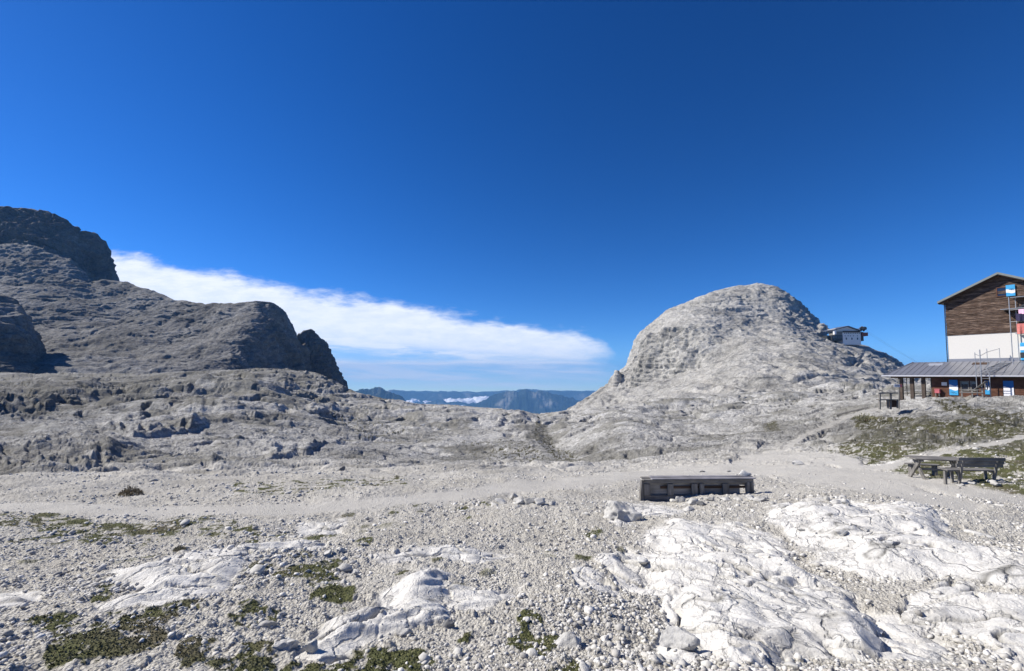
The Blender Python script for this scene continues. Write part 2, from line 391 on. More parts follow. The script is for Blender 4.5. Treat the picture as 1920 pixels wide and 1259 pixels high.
# ------------------------------------------------------------------ material helpers
class NT:
    def __init__(s, name):
        s.m = bpy.data.materials.new(name); s.m.use_nodes = True; s.t = s.m.node_tree; s.t.nodes.clear()
        s.out = s.n('ShaderNodeOutputMaterial'); s.b = s.n('ShaderNodeBsdfPrincipled'); s.l(s.b.outputs[0], s.out.inputs[0])
    def n(s, t, **kw):
        o = s.t.nodes.new(t)
        for k, v in kw.items(): setattr(o, k, v)
        return o
    def l(s, a, b): s.t.links.new(a, b)
    def put(s, sock, v):
        if hasattr(v, 'links') or isinstance(v, bpy.types.NodeSocket): s.l(v, sock)
        else: sock.default_value = v
    def pos(s, scale=1.0, obj=False):
        if obj: p = s.n('ShaderNodeTexCoord').outputs['Object']
        else: p = s.n('ShaderNodeNewGeometry').outputs['Position']
        if scale == 1.0: return p
        m = s.n('ShaderNodeVectorMath', operation='MULTIPLY'); s.l(p, m.inputs[0])
        m.inputs[1].default_value = scale if isinstance(scale, tuple) else (scale,) * 3
        return m.outputs[0]
    def noise(s, vec, scale, detail=4, rough=.55, dist=0):
        n = s.n('ShaderNodeTexNoise'); s.l(vec, n.inputs['Vector']); n.inputs['Scale'].default_value = scale
        n.inputs['Detail'].default_value = detail; n.inputs['Roughness'].default_value = rough; n.inputs['Distortion'].default_value = dist
        return n.outputs[0]
    def voro(s, vec, scale, feature='F1', out='Distance'):
        n = s.n('ShaderNodeTexVoronoi', feature=feature); s.l(vec, n.inputs['Vector']); n.inputs['Scale'].default_value = scale
        return n.outputs[out]
    def ramp(s, f, stops):
        n = s.n('ShaderNodeValToRGB'); s.put(n.inputs[0], f); e = n.color_ramp.elements
        while len(e) < len(stops): e.new(.5)
        for i, (p, c) in enumerate(stops):
            e[i].position = p; e[i].color = (c, c, c, 1) if not hasattr(c, '__len__') else tuple(c) + (1,)
        return n.outputs[0]
    def mix(s, f, a, b, mode='MIX'):
        n = s.n('ShaderNodeMix', data_type='RGBA', blend_type=mode)
        s.put(n.inputs[0], f)
        for i, v in ((6, a), (7, b)):
            if isinstance(v, (int, float)): v = (v, v, v, 1)
            elif isinstance(v, tuple) and len(v) == 3: v = v + (1,)
            s.put(n.inputs[i], v)
        return n.outputs[2]
    def math(s, op, a, b=0, c=None, clamp=False):
        n = s.n('ShaderNodeMath', operation=op, use_clamp=clamp); s.put(n.inputs[0], a); s.put(n.inputs[1], b)
        if c is not None: s.put(n.inputs[2], c)
        return n.outputs[0]
    def bump(s, h, dist, strength=1.0, normal=None):
        n = s.n('ShaderNodeBump'); s.l(h, n.inputs['Height']); n.inputs['Distance'].default_value = dist; s.put(n.inputs['Strength'], strength)
        if normal: s.l(normal, n.inputs['Normal'])
        return n.outputs[0]
    def fin(s, color=None, rough=None, normal=None, metal=None, spec=None):
        if color is not None: s.put(s.b.inputs['Base Color'], color + (1,) if isinstance(color, tuple) and len(color) == 3 else color)
        if rough is not None: s.put(s.b.inputs['Roughness'], rough)
        if normal is not None: s.l(normal, s.b.inputs['Normal'])
        if metal is not None: s.put(s.b.inputs['Metallic'], metal)
        if spec is not None: s.b.inputs['Specular IOR Level'].default_value = spec
        return s.m

def mat_ground():
    s = NT('karst_ground'); p = s.pos()
    at = s.n('ShaderNodeAttribute', attribute_name='mask'); sep = s.n('ShaderNodeSeparateColor'); s.l(at.outputs['Color'], sep.inputs[0])
    g, sl, tr, dk = sep.outputs[0], sep.outputs[1], sep.outputs[2], at.outputs['Alpha']
    cell = s.voro(p, 34, out='Color'); cv = s.n('ShaderNodeSeparateColor'); s.l(cell, cv.inputs[0])
    peb = s.ramp(cv.outputs[0], [(0, (.34, .33, .31)), (.3, (.46, .448, .42)), (.8, (.56, .548, .515)), (1, (.66, .65, .62))])
    cell2 = s.voro(p, 110, out='Color'); cv2 = s.n('ShaderNodeSeparateColor'); s.l(cell2, cv2.inputs[0])
    peb = s.mix(.35, peb, s.ramp(cv2.outputs[1], [(0, (.31, .30, .28)), (1, (.60, .59, .56))]))
    edge = s.voro(p, 34, 'DISTANCE_TO_EDGE')
    peb = s.mix(s.ramp(edge, [(0, .45), (.12, 0)]), peb, (.30, .285, .26))
    big = s.noise(p, .5, 6, .6)
    peb = s.mix(1, peb, s.ramp(big, [(.3, (.80, .785, .75)), (.7, (1, .995, .98))]), 'MULTIPLY')
    mid = s.noise(s.pos((.07, .07, .55)), 1.0, 8, .66, .4)
    far = s.ramp(mid, [(.36, (.33, .325, .31)), (.5, (.50, .495, .48)), (.62, (.62, .615, .60))])
    fine_ = s.noise(p, 1.3, 8, .7)
    far = s.mix(1, far, s.ramp(fine_, [(.3, .66), (.7, 1.1)]), 'MULTIPLY')
    ln = s.n('ShaderNodeVectorMath', operation='LENGTH'); s.l(p, ln.inputs[0])
    fm = s.math('ADD', s.math('MULTIPLY_ADD', ln.outputs['Value'], 1 / 34, -.62), s.math('MULTIPLY', s.math('SUBTRACT', s.noise(p, .16, 6, .65), .5), s.math('MULTIPLY_ADD', ln.outputs['Value'], .12, -1.2, True)), clamp=True)
    mic = s.noise(p, 2.6, 7, .8); far = s.mix(1, far, s.ramp(mic, [(.36, .58), (.5, .96), (.66, 1.15)]), 'MULTIPLY')
    jn = s.noise(s.pos((.16, .30, 2.4)), 1.0, 8, .72, .6); far = s.mix(s.ramp(jn, [(.36, .7), (.44, 0)]), far, (.13, .128, .12))
    base = s.mix(fm, peb, far)
    # the west side of the plateau is coloured darker, in noisy patches
    sx = s.n('ShaderNodeSeparateXYZ'); s.l(p, sx.inputs[0])
    wv = s.math('ADD', s.math('MULTIPLY', sx.outputs[0], -.011), s.math('MULTIPLY', s.math('SUBTRACT', s.noise(p, .03, 4), .5), 1.2))
    wv = s.math('MULTIPLY', s.math('SUBTRACT', wv, .42, clamp=True), fm)
    base = s.mix(s.math('MINIMUM', wv, .85), base, s.mix(1, base, (.46, .46, .45), 'MULTIPLY'))
    slabc = s.mix(1, s.ramp(s.noise(s.pos((1, 1, 3)), 2.1, 8, .65, .5), [(.32, (.43, .42, .40)), (.46, (.59, .58, .555)), (.7, (.67, .66, .635))]),
                  s.ramp(s.noise(p, 26, 5, .7), [(.3, .82), (.6, 1.04)]), 'MULTIPLY')
    wp_ = s.n('ShaderNodeVectorMath', operation='MULTIPLY_ADD'); nz = s.n('ShaderNodeTexNoise'); nz.inputs['Scale'].default_value = 1.7; nz.inputs['Detail'].default_value = 6; s.l(p, nz.inputs['Vector'])
    s.l(nz.outputs['Color'], wp_.inputs[0]); wp_.inputs[1].default_value = (.9, .9, .9); s.l(s.pos((1, .45, 1)), wp_.inputs[2])
    crk = s.voro(wp_.outputs[0], 1.5, 'DISTANCE_TO_EDGE'); crk2 = s.voro(wp_.outputs[0], 5.5, 'DISTANCE_TO_EDGE')
    slabc = s.mix(s.ramp(crk, [(0, .4), (.018, 0)]), slabc, .16); slabc = s.mix(s.ramp(crk2, [(0, .16), (.03, 0)]), slabc, .22)
    base = s.mix(sl, base, slabc)
    trail = s.mix(1, s.ramp(s.noise(p, 60, 3, .7), [(.3, (.42, .405, .375)), (.7, (.54, .525, .49))]), s.ramp(big, [(.3, .88), (.7, 1.0)]), 'MULTIPLY')
    base = s.mix(s.math('MULTIPLY', tr, .85), base, trail)
    gn = s.noise(p, 30, 4, .7); gb = s.noise(p, .8, 3)
    gc = s.mix(s.ramp(gb, [(.5, 0), (.66, 1)]), s.ramp(gn, [(.35, (.062, .07, .028)), (.7, (.115, .12, .052))]), s.ramp(gn, [(.35, (.085, .078, .05)), (.7, (.145, .13, .085))]))
    gc = s.mix(s.math('MULTIPLY', fm, .75), gc, s.ramp(gn, [(.35, (.06, .056, .034)), (.7, (.13, .12, .075))]))
    base = s.mix(g, base, gc)
    base = s.mix(s.math('MULTIPLY', dk, .75), base, s.mix(fm, (.06, .058, .052), (.17, .165, .14)))
    h1 = s.math('MULTIPLY', s.voro(p, 34), s.math('SUBTRACT', 1, sl)); h2 = s.noise(p, 18, 8, .7); h3 = s.noise(p, 1.1, 9, .68)
    n1 = s.bump(h3, .9, s.math('MULTIPLY', fm, .85)); n1 = s.bump(jn, .5, s.math('MULTIPLY', fm, .7), n1); n1 = s.bump(mic, .22, s.math('MULTIPLY', fm, .7), n1); n2 = s.bump(h2, .035, .8, n1)
    inv = s.n('ShaderNodeMath', operation='MULTIPLY'); s.l(h1, inv.inputs[0]); inv.inputs[1].default_value = -1
    n2 = s.bump(s.ramp(crk, [(0, 0), (.05, 1)]), .04, s.math('MULTIPLY', sl, .7), n2); n2 = s.bump(s.ramp(crk2, [(0, 0), (.08, 1)]), .012, s.math('MULTIPLY', sl, .5), n2)
    n3 = s.bump(inv.outputs[0], .02, s.math('SUBTRACT', 1, fm), n2)
    base = s.mix(1, base, (1.03, 1.02, .99), 'MULTIPLY')
    return s.fin(base, .95, n3, spec=.15)

def mat_rock(name, lo, mid, hi, scale=1.0, band=.5, bumpd=6.0, stain=(.5, .47, .42), stainamt=.3):
    s = NT(name); p = s.pos(scale)
    n = s.noise(p, .012, 10, .68, .3); fine_ = s.noise(p, .13, 9, .72)
    c = s.ramp(n, [(.36, lo), (.5, mid), (.64, hi)])
    c = s.mix(1, c, s.ramp(fine_, [(.3, .5), (.7, 1.15)]), 'MULTIPLY')
    st = s.noise(s.pos((.05 * scale, .05 * scale, .007 * scale)), 1.0, 6, .62, .2)     # streaks down the faces
    c = s.mix(s.ramp(st, [(.50, 0), (.66, stainamt)]), c, stain)
    be = s.noise(s.pos((.006 * scale, .006 * scale, .16 * scale)), 1.0, 7, .6, .35)
    c = s.mix(band, c, s.mix(1, c, s.ramp(be, [(.38, .55), (.55, 1.08)]), 'MULTIPLY'))
    mic = s.noise(p, .42, 7, .82); c = s.mix(1, c, s.ramp(mic, [(.36, .5), (.5, .95), (.66, 1.18)]), 'MULTIPLY')
    jn = s.noise(s.pos((.022 * scale, .022 * scale, .42 * scale)), 1.0, 8, .72, .5); c = s.mix(s.ramp(jn, [(.33, .75), (.42, 0)]), c, tuple(v * .45 for v in lo))
    h = s.noise(s.pos((.05 * scale, .05 * scale, .16 * scale)), 1.0, 12, .68); h2 = s.noise(p, .45, 8, .7)
    nn = s.bump(h, bumpd, .7); nn = s.bump(h2, bumpd * .2, .8, nn); nn = s.bump(jn, bumpd * .35, .6, nn)
    c = s.mix(1, c, (1.13, 1.125, 1.11), 'MULTIPLY')
    return s.fin(c, .95, nn, spec=.12)

M_GROUND = mat_ground()
M_DOME = mat_rock('pale_dolomite', (.24, .235, .22), (.38, .372, .35), (.47, .46, .435), 1.6, .22, 3.6)
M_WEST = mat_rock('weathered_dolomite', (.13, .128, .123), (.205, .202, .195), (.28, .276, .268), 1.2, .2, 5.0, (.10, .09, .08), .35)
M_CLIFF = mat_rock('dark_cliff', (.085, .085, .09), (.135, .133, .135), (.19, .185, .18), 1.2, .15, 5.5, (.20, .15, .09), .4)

# ------------------------------------------------------------------ near ground and plateau
def build_ground():
    pxc = np.arange(-170, 2100, 1.55); a1 = np.arctan((pxc - 960) / FOC)
    a0 = np.linspace(-math.pi, a1[0], 60)[:-1]; a2 = np.linspace(a1[-1], math.pi, 60)[1:]
    az = np.concatenate([a0, a1, a2])
    r = np.exp(np.concatenate([np.linspace(math.log(.8), math.log(3), 60)[:-1], np.arange(math.log(3), math.log(300), .0047), np.linspace(math.log(301), math.log(560), 40)]))
    A, R = np.meshgrid(az, r); X = R * np.sin(A); Y = R * np.cos(A)
    H = np.empty(X.shape); M = np.empty(X.shape + (4,), F32)
    for i in range(0, len(r), 100):
        H[i:i + 100], M[i:i + 100] = terrain(X[i:i + 100], Y[i:i + 100])
    H[-1] -= 400
    V = np.stack([X, Y, H], -1).reshape(-1, 3)
    C = np.array([[0, 0, H[0].mean()]]); V = np.concatenate([V, C]); M = np.concatenate([M.reshape(-1, 4), np.zeros((1, 4))])
    o = np_mesh('ground', V, grid_faces(*X.shape), M_GROUND, smooth=True, attrs={'mask': M})
    tag(o, kind='structure')
    return o
build_ground()

# ------------------------------------------------------------------ mountains: surfaces lofted between feature lines with true distances
def loft(name, lines, pxr, ncol, rows, seed, mat, amp=1.0, vert=.5, blur=2, strata=8.0, big=1.0, freq=1.0, colblur=3, layw=1.0):
    """lines: [(px list, row list, depth list)] from the foot to behind the crest; rows: vertex rows per interval"""
    a = np.arctan((np.linspace(pxr[0], pxr[1], ncol) - 960) / FOC)
    RR = []; ZZ = []
    pxf = np.linspace(pxr[0] - 60, pxr[1] + 60, 1600)
    for p, yy, dd in lines:
        y = np.interp(pxf, p, yy); d = np.interp(pxf, p, dd)
        X, Y, Z = world(pxf, y, d); az = np.arctan2(X, Y); o = np.argsort(az)
        RR.append(gblur(np.interp(a, az[o], np.hypot(X, Y)[o]), colblur * 9, 0)); ZZ.append(gblur(np.interp(a, az[o], Z[o]), colblur * (.35 if len(ZZ) >= len(lines) - 2 else 5), 0))
    RR = np.array(RR); ZZ = np.array(ZZ)
    t = np.concatenate([np.linspace(k, k + 1, n, endpoint=False) for k, n in enumerate(rows)] + [[len(rows)]])
    k = np.minimum(t.astype(int), len(rows) - 1); f = (t - k)[:, None]
    R = RR[k] * (1 - f) + RR[k + 1] * f; Z = ZZ[k] * (1 - f) + ZZ[k + 1] * f
    R = gblur(R, blur * 3, 0); Z = gblur(Z, blur, 0)
    A = np.broadcast_to(a, R.shape)
    X = R * np.sin(A); Y = R * np.cos(A)
    # normals of the smooth surface
    P = np.stack([X, Y, Z], -1); du = np.gradient(P, axis=1); dv = np.gradient(P, axis=0)
    N = np.cross(du, dv); N /= np.linalg.norm(N, axis=-1, keepdims=True) + 1e-9
    steep = 1 - np.abs(N[..., 2]); q = freq
    xf, yf, zf = X.ravel(), Y.ravel(), Z.ravel()
    n1 = fbm3(xf * q / 90, yf * q / 90, zf * q / 130, 4, seed, .5).reshape(X.shape)
    rid = fbm3(xf * q / 34, yf * q / 34, zf * q / 110, 4, seed + 20, .55, True).reshape(X.shape) - .7   # vertical flutes
    iso = fbm3(xf * q / 26, yf * q / 26, zf * q / 15, 5, seed + 40, .52).reshape(X.shape)
    crag = fbm3(xf * q / 8, yf * q / 8, zf * q / 8, 3, seed + 50, .55, True).reshape(X.shape) - .7
    lay_z = (zf + .06 * xf) / strata + 1.1 * fbm3(xf * q / 70, yf * q / 70, zf * q / 70, 3, seed + 60) + .25 * iso.ravel()
    fr = lay_z - np.floor(lay_z); lay = (ss(0, .75, fr) - ss(.75, 1, fr)).reshape(X.shape)
    lay2 = lay_z * 3.3; fr = lay2 - np.floor(lay2); lay = lay + .2 * (ss(0, .75, fr) - ss(.75, 1, fr)).reshape(X.shape)
    frac = fbm3((xf + .8 * zf) * q / 55, yf * q / 120, (zf - .5 * xf) * q / 160, 3, seed + 70, .5, True).reshape(X.shape)
    st = ss(.12, .5, steep)
    cre = ss(1.05, 1.45, fbm3(xf * q / 60, yf * q / 60, zf * q / 7, 3, seed + 80, .5, True)).reshape(X.shape) * ss(-.1, .25, fbm3(xf / 80, yf / 80, zf / 60, 2, seed + 90)).reshape(X.shape)
    d = amp * (-4.5 * cre * (1 - st) + big * 9 * n1 + vert * 9 * rid * st + 1.45 * iso * (1 + .9 * st) + (.9 + .9 * st) * crag + strata * .34 * layw * (lay - .6) - 2.2 * ss(1.15, 1.5, frac)  * (1 - .85 * st))
    taper = 1 - .45 * np.exp(-((t[:, None] - (len(rows) - 1)) * 6) ** 2)
    P = P + N * (d * taper)[..., None]
    return np_mesh(name, P.reshape(-1, 3), grid_faces(*X.shape), mat, smooth=True)

def S(pts, D):
    """silhouette or feature line: pts [(px,row)], D depth number or [(px,depth)]"""
    p = [q[0] for q in pts]; y = [q[1] for q in pts]
    d = [D] * len(p) if not hasattr(D, '__len__') else list(np.interp(p, [q[0] for q in D], [q[1] for q in D]))
    return (p, y, d)

# right-hand dome with the shoulder that carries the cable car station
dome_sil = [(1000,800),(1040,778),(1085,752),(1110,738),(1140,716),(1150,700),(1164,690),(1180,662),(1190,636),(1203,620),(1225,602),(1250,578),(1290,561),(1330,546),(1385,533),(1420,531),(1450,536),(1475,545),(1495,562),(1515,586),(1532,607),(1546,627),(1575,634),(1600,643),(1630,649),(1660,660),(1690,682),(1720,700),(1800,730),(1950,748),(2150,752)]
dome_dep = [(1000,560),(1150,680),(1250,720),(1420,760),(1480,700),(1505,740),(1535,860),(1549,640),(1560,600),(1620,590),(1700,560),(2100,500)]
loft('mountain', [
    S([(1000,860),(1400,850),(2150,850)], 225),
    S([(1000,815),(1085,778),(1150,762),(1250,750),(1400,735),(1600,742),(1800,748),(2150,752)], [(1000,330),(1150,300),(1400,262),(1600,262),(2150,262)]),
    S([(1000,808),(1085,768),(1150,742),(1230,716),(1300,705),(1400,690),(1500,678),(1600,686),(1700,712),(1800,735),(2150,750)], [(1000,420),(1150,500),(1230,450),(1400,350),(1650,340),(2150,330)]),
    S([(1000,805),(1085,762),(1140,732),(1190,728),(1250,714),(1310,690),(1350,668),(1400,642),(1500,640),(1580,655),(1650,680),(1720,712),(1800,733),(2150,749)], [(1000,520),(1150,640),(1190,620),(1250,555),(1310,505),(1400,480),(1600,470),(2150,420)]),
    S([(1000,802),(1085,757),(1142,722),(1168,694),(1184,664),(1194,640),(1212,626),(1260,612),(1330,604),(1400,605),(1480,612),(1540,633),(1600,648),(1660,668),(1720,706),(1800,731),(2150,749)], [(1000,540),(1150,660),(1190,650),(1250,590),(1330,550),(1400,580),(1540,570),(1620,560),(2150,480)]),
    S(dome_sil, dome_dep),
    S([(p, y + 90) for p, y in dome_sil], [(p, d + 260) for p, d in dome_dep]),
  ], (1010, 2130), 860, [16, 110, 110, 110, 120, 24], 5, M_DOME, amp=.95, vert=.8, strata=7.5, blur=1.6, big=.6, colblur=1.4, layw=.5)
bpy.data.objects['mountain']['kind'] = 'structure'
# rock needle on the left foot of the dome
loft('mountain', [S([(1145,745),(1150,742),(1156,738),(1163,738)], 640), S([(1145,738),(1149,716),(1152,709),(1156,695),(1158,698),(1160,712),(1163,738)], 650), S([(1145,760),(1163,760)], 664)],
     (1145, 1163), 60, [70, 20], 9, M_DOME, amp=.3, vert=.9, blur=1, strata=5, colblur=0)['kind'] = 'structure'

# western massif
west_sil = [(-330,452),(0,455),(60,452),(130,475),(170,526),(209,524),(240,522),(280,535),(330,555),(385,573),(440,567),(480,557),(510,557),(530,570),(545,592),(555,616),(562,645),(570,690),(600,730)]
west_dep = [(-330,900),(200,900),(385,780),(440,700),(500,690),(545,760),(570,800)]
loft('mountain', [
    S([(-330,770),(0,770),(600,770)], 300),
    S([(-330,722),(0,722),(300,722),(430,716),(500,712),(560,712),(600,735)], [(-330,400),(300,400),(430,430),(500,560),(560,700),(600,720)]),
    S([(-330,660),(0,655),(200,665),(380,672),(430,680),(480,675),(510,680),(560,700),(600,734)], [(-330,520),(300,540),(400,500),(440,480),(480,560),(520,660),(560,740)]),
    S([(-330,580),(0,580),(200,605),(330,630),(400,635),(450,625),(480,610),(510,625),(540,650),(560,680),(600,733)], [(-330,690),(200,680),(385,620),(450,560),(480,590),(520,690),(560,760)]),
    S([(-330,510),(0,515),(120,540),(200,560),(300,580),(385,598),(440,592),(475,572),(500,575),(530,600),(550,640),(560,665),(600,732)], [(-330,800),(200,800),(385,700),(440,640),(475,640),(520,730),(560,780)]),
    S(west_sil, west_dep),
    S([(p, y + 120) for p, y in west_sil], [(p, d + 240) for p, d in west_dep]),
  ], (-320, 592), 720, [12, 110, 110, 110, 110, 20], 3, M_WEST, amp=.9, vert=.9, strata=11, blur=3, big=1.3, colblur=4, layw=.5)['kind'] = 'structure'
# tower with the sheer dark face
tow = [(-330,372),(0,385),(40,386),(90,395),(125,412),(140,424),(146,434),(158,433),(176,434),(190,447),(197,458),(204,482),(208,500),(211,528),(214,560)]
loft('mountain', [
    S([(-330,520),(0,520),(120,550),(214,600)], 850),
    S([(-330,450),(0,452),(60,455),(130,484),(165,535),(190,532),(214,565)], [(-330,905),(120,905),(170,925),(214,990)]),
    S([(-330,415),(0,428),(60,430),(110,444),(140,462),(170,470),(190,482),(205,505),(214,562)], [(-330,925),(120,922),(170,945),(214,1000)]),
    S(tow, [(-330,960),(120,950),(170,985),(214,1040)]),
    S([(p, y + 150) for p, y in tow], 1250),
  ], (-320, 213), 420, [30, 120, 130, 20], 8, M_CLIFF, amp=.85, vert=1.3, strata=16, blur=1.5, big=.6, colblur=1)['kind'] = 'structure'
# far spur to the right of the knoll
spur = [(540,650),(556,640),(560,622),(570,616),(582,613),(592,617),(600,627),(612,640),(618,660),(625,672),(633,692),(645,710),(652,735),(660,770)]
loft('mountain', [
    S([(540,790),(660,790)], 760),
    S([(540,760),(560,760),(660,775)], [(540,800),(600,830),(660,930)]),
    S([(540,700),(565,690),(600,690),(630,712),(645,730),(660,772)], [(540,815),(600,850),(660,950)]),
    S(spur, [(540,840),(600,880),(660,980)]),
    S([(p, y + 150) for p, y in spur], 1200),
  ], (545, 658), 170, [20, 90, 90, 16], 14, M_CLIFF, amp=.7, vert=1.3, strata=12, blur=1, big=.5, colblur=.6)['kind'] = 'structure'
# near buttress at the left edge of the view
but = [(-330,500),(-60,528),(0,547),(25,558),(38,580),(48,605),(62,630),(70,662),(88,690),(104,712),(120,740)]
loft('mountain', [
    S([(-330,800),(120,800)], 330),
    S([(-330,738),(0,735),(60,735),(120,752)], [(-330,372),(40,380),(120,440)]),
    S([(-330,650),(-60,650),(0,660),(45,672),(80,705),(120,750)], [(-330,395),(0,410),(60,425),(120,480)]),
    S([(-330,570),(-60,580),(0,600),(35,620),(60,660),(90,700),(120,746)], [(-330,425),(0,425),(60,450),(120,500)]),
    S(but, [(-330,480),(0,480),(70,495),(120,540)]),
    S([(p, y + 150) for p, y in but], 700),
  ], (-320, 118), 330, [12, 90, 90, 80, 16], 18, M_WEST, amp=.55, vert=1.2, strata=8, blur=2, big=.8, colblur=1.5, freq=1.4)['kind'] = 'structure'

# ------------------------------------------------------------------ far ranges, valley floor and fog banks below the plateau
def mat_far():
    s = NT('wooded_range'); p = s.pos()
    c = s.ramp(s.noise(p, .0016, 8, .65), [(.42, (.02, .035, .03)), (.56, (.04, .055, .045)), (.70, (.24, .235, .21))])
    return s.fin(c, 1, s.bump(s.noise(p, .004, 8, .7), 160, .8), spec=0)
M_FAR = mat_far()
HS = 1.9
def far_range(name, sil, D, depth, seed, ncol=500, rough=1.0, foot=-2600):
    D *= HS; depth *= HS
    p = [q[0] for q in sil]; a = np.linspace(math.atan((p[0] - 960) / FOC), math.atan((p[-1] - 960) / FOC), ncol)
    px = 960 + FOC * np.tan(a); y = np.interp(px, p, [q[1] for q in sil])
    X, Y, Z = world(px, gblur(y, 2, 0), D)
    t = np.linspace(-1, 1, 90)[:, None]; prof = (1 - np.abs(t)) ** .85
    k = 1 + t * depth / D
    XX = X * k; YY = Y * k + 0 * XX
    n = fbm(XX.ravel() / (D * .03), YY.ravel() / (D * .03), 6, seed, .55, True).reshape(XX.shape) - .6
    ZZ = foot + (Z - foot) * prof + n * D * .008 * rough * (1 - .55 * prof)
    o = np_mesh(name, np.stack([XX, YY, ZZ], -1).reshape(-1, 3), grid_faces(*XX.shape), M_FAR, smooth=True)
    o['kind'] = 'structure'; return o
far_range('hills', [(560,790),(640,748),(676,729),(690,729),(705,727),(716,727),(735,738),(750,741),(762,751),(790,762),(840,790)], 4200, 900, 201)
far_range('hills', [(780,775),(860,765),(895,757),(920,745),(940,736),(975,731),(1000,731),(1030,737),(1060,744),(1085,750),(1120,757),(1200,775)], 6200, 1300, 207)
far_range('hills', [(700,770),(780,757),(830,750),(870,756),(930,762)], 7800, 1200, 211)
far_range('hills', [(300,742),(600,738),(660,737),(740,731),(760,735),(860,736),(900,739),(960,733),(990,729),(1030,733),(1080,735),(1120,735),(1180,732),(1400,736),(1800,738)], 9300, 1000, 215, 900, .5)
far_range('hills', [(-200,734),(600,735),(720,732),(780,733),(900,734),(1000,731),(1110,733),(1300,732),(2000,735)], 10800, 1000, 219, 900, .3)
v = 21500.0
tag(np_mesh('valley', [(-v * 1.2, 700, -2600), (v * 1.2, 700, -2600), (v * 1.2, v, -840), (-v * 1.2, v, -840)], [(0, 1, 2, 3)], M_FAR), kind='structure')
tag(np_mesh('valley_floor', [(-v * 1.2, -v, -2604), (v * 1.2, -v, -2604), (v * 1.2, 700, -2604), (-v * 1.2, 700, -2604)], [(0, 1, 2, 3)], M_FAR), kind='structure')
def fog():
    s = NT('valley_cloud'); s.fin((.9, .9, .9), 1, spec=0); s.b.inputs['Subsurface Weight'].default_value = 0
    Vs, Fs, n = [], [], 0
    for px, y, w, hgt, D in [(775,748,30,5,8500),(800,750,28,4,8500),(850,748,60,6,8600),(880,745,45,4,8800),(905,742,50,4,8900),(940,741,40,3,8900),(830,754,40,3,8200),(720,744,30,2,8400),(870,756,22,3,7200),(905,752,24,4,7100)]:
        D *= HS; c = np.array(world(px, y, D)).ravel()
        g = np.linspace(0, 2 * math.pi, 49)[:-1]; rr = np.linspace(0, 1, 20)[:, None]
        W = w / FOC * D * .6; Hh = hgt / FOC * D * .75
        X = c[0] + W * rr * np.cos(g); Y = c[1] + W * 1.2 * rr * np.sin(g)
        nn = fbm(X.ravel() / (W * .35), Y.ravel() / (W * .35), 5, 5, .6).reshape(X.shape)
        Z = c[2] - 120 + Hh * np.sqrt(np.clip(1 - rr ** 2, 0, 1)) * (1 + .9 * nn) - 160 * rr ** 4
        Vs.append(np.stack([X, Y, Z], -1).reshape(-1, 3))
        i = np.arange(20 * 48).reshape(20, 48); j = np.roll(i, -1, 1)
        Fs.append(np.stack([i[:-1], j[:-1], j[1:], i[1:]], -1).reshape(-1, 4) + n); n += 960
    o = np_mesh('cloud', np.concatenate(Vs), np.concatenate(Fs), s.m, smooth=True)
    tag(o, 'low white cloud lying in the blue valleys between the far ranges', 'cloud', kind='stuff')
fog()

# haze: one closed box of thin blue air round the whole scene
def haze():
    s = NT('air'); s.t.nodes.remove(s.b)
    vn = s.n('ShaderNodeVolumePrincipled'); s.l(vn.outputs[0], s.out.inputs['Volume'])
    vn.inputs['Color'].default_value = (.22, .52, 1.0, 1); vn.inputs['Density'].default_value = HAZE_D; vn.inputs['Anisotropy'].default_value = 0
    a, b, z0, z1 = 27000, 22600, -2700, 470
    V = [(-a, -b, z0), (a, -b, z0), (a, b, z0), (-a, b, z0), (-a, -b, z1), (a, -b, z1), (a, b, z1), (-a, b, z1)]
    o = np_mesh('haze', V, [(3, 2, 1, 0), (4, 5, 6, 7), (0, 1, 5, 4), (1, 2, 6, 5), (2, 3, 7, 6), (3, 0, 4, 7)], s.m)
    o['kind'] = 'stuff'
HAZE_D = 5.2e-5
haze()

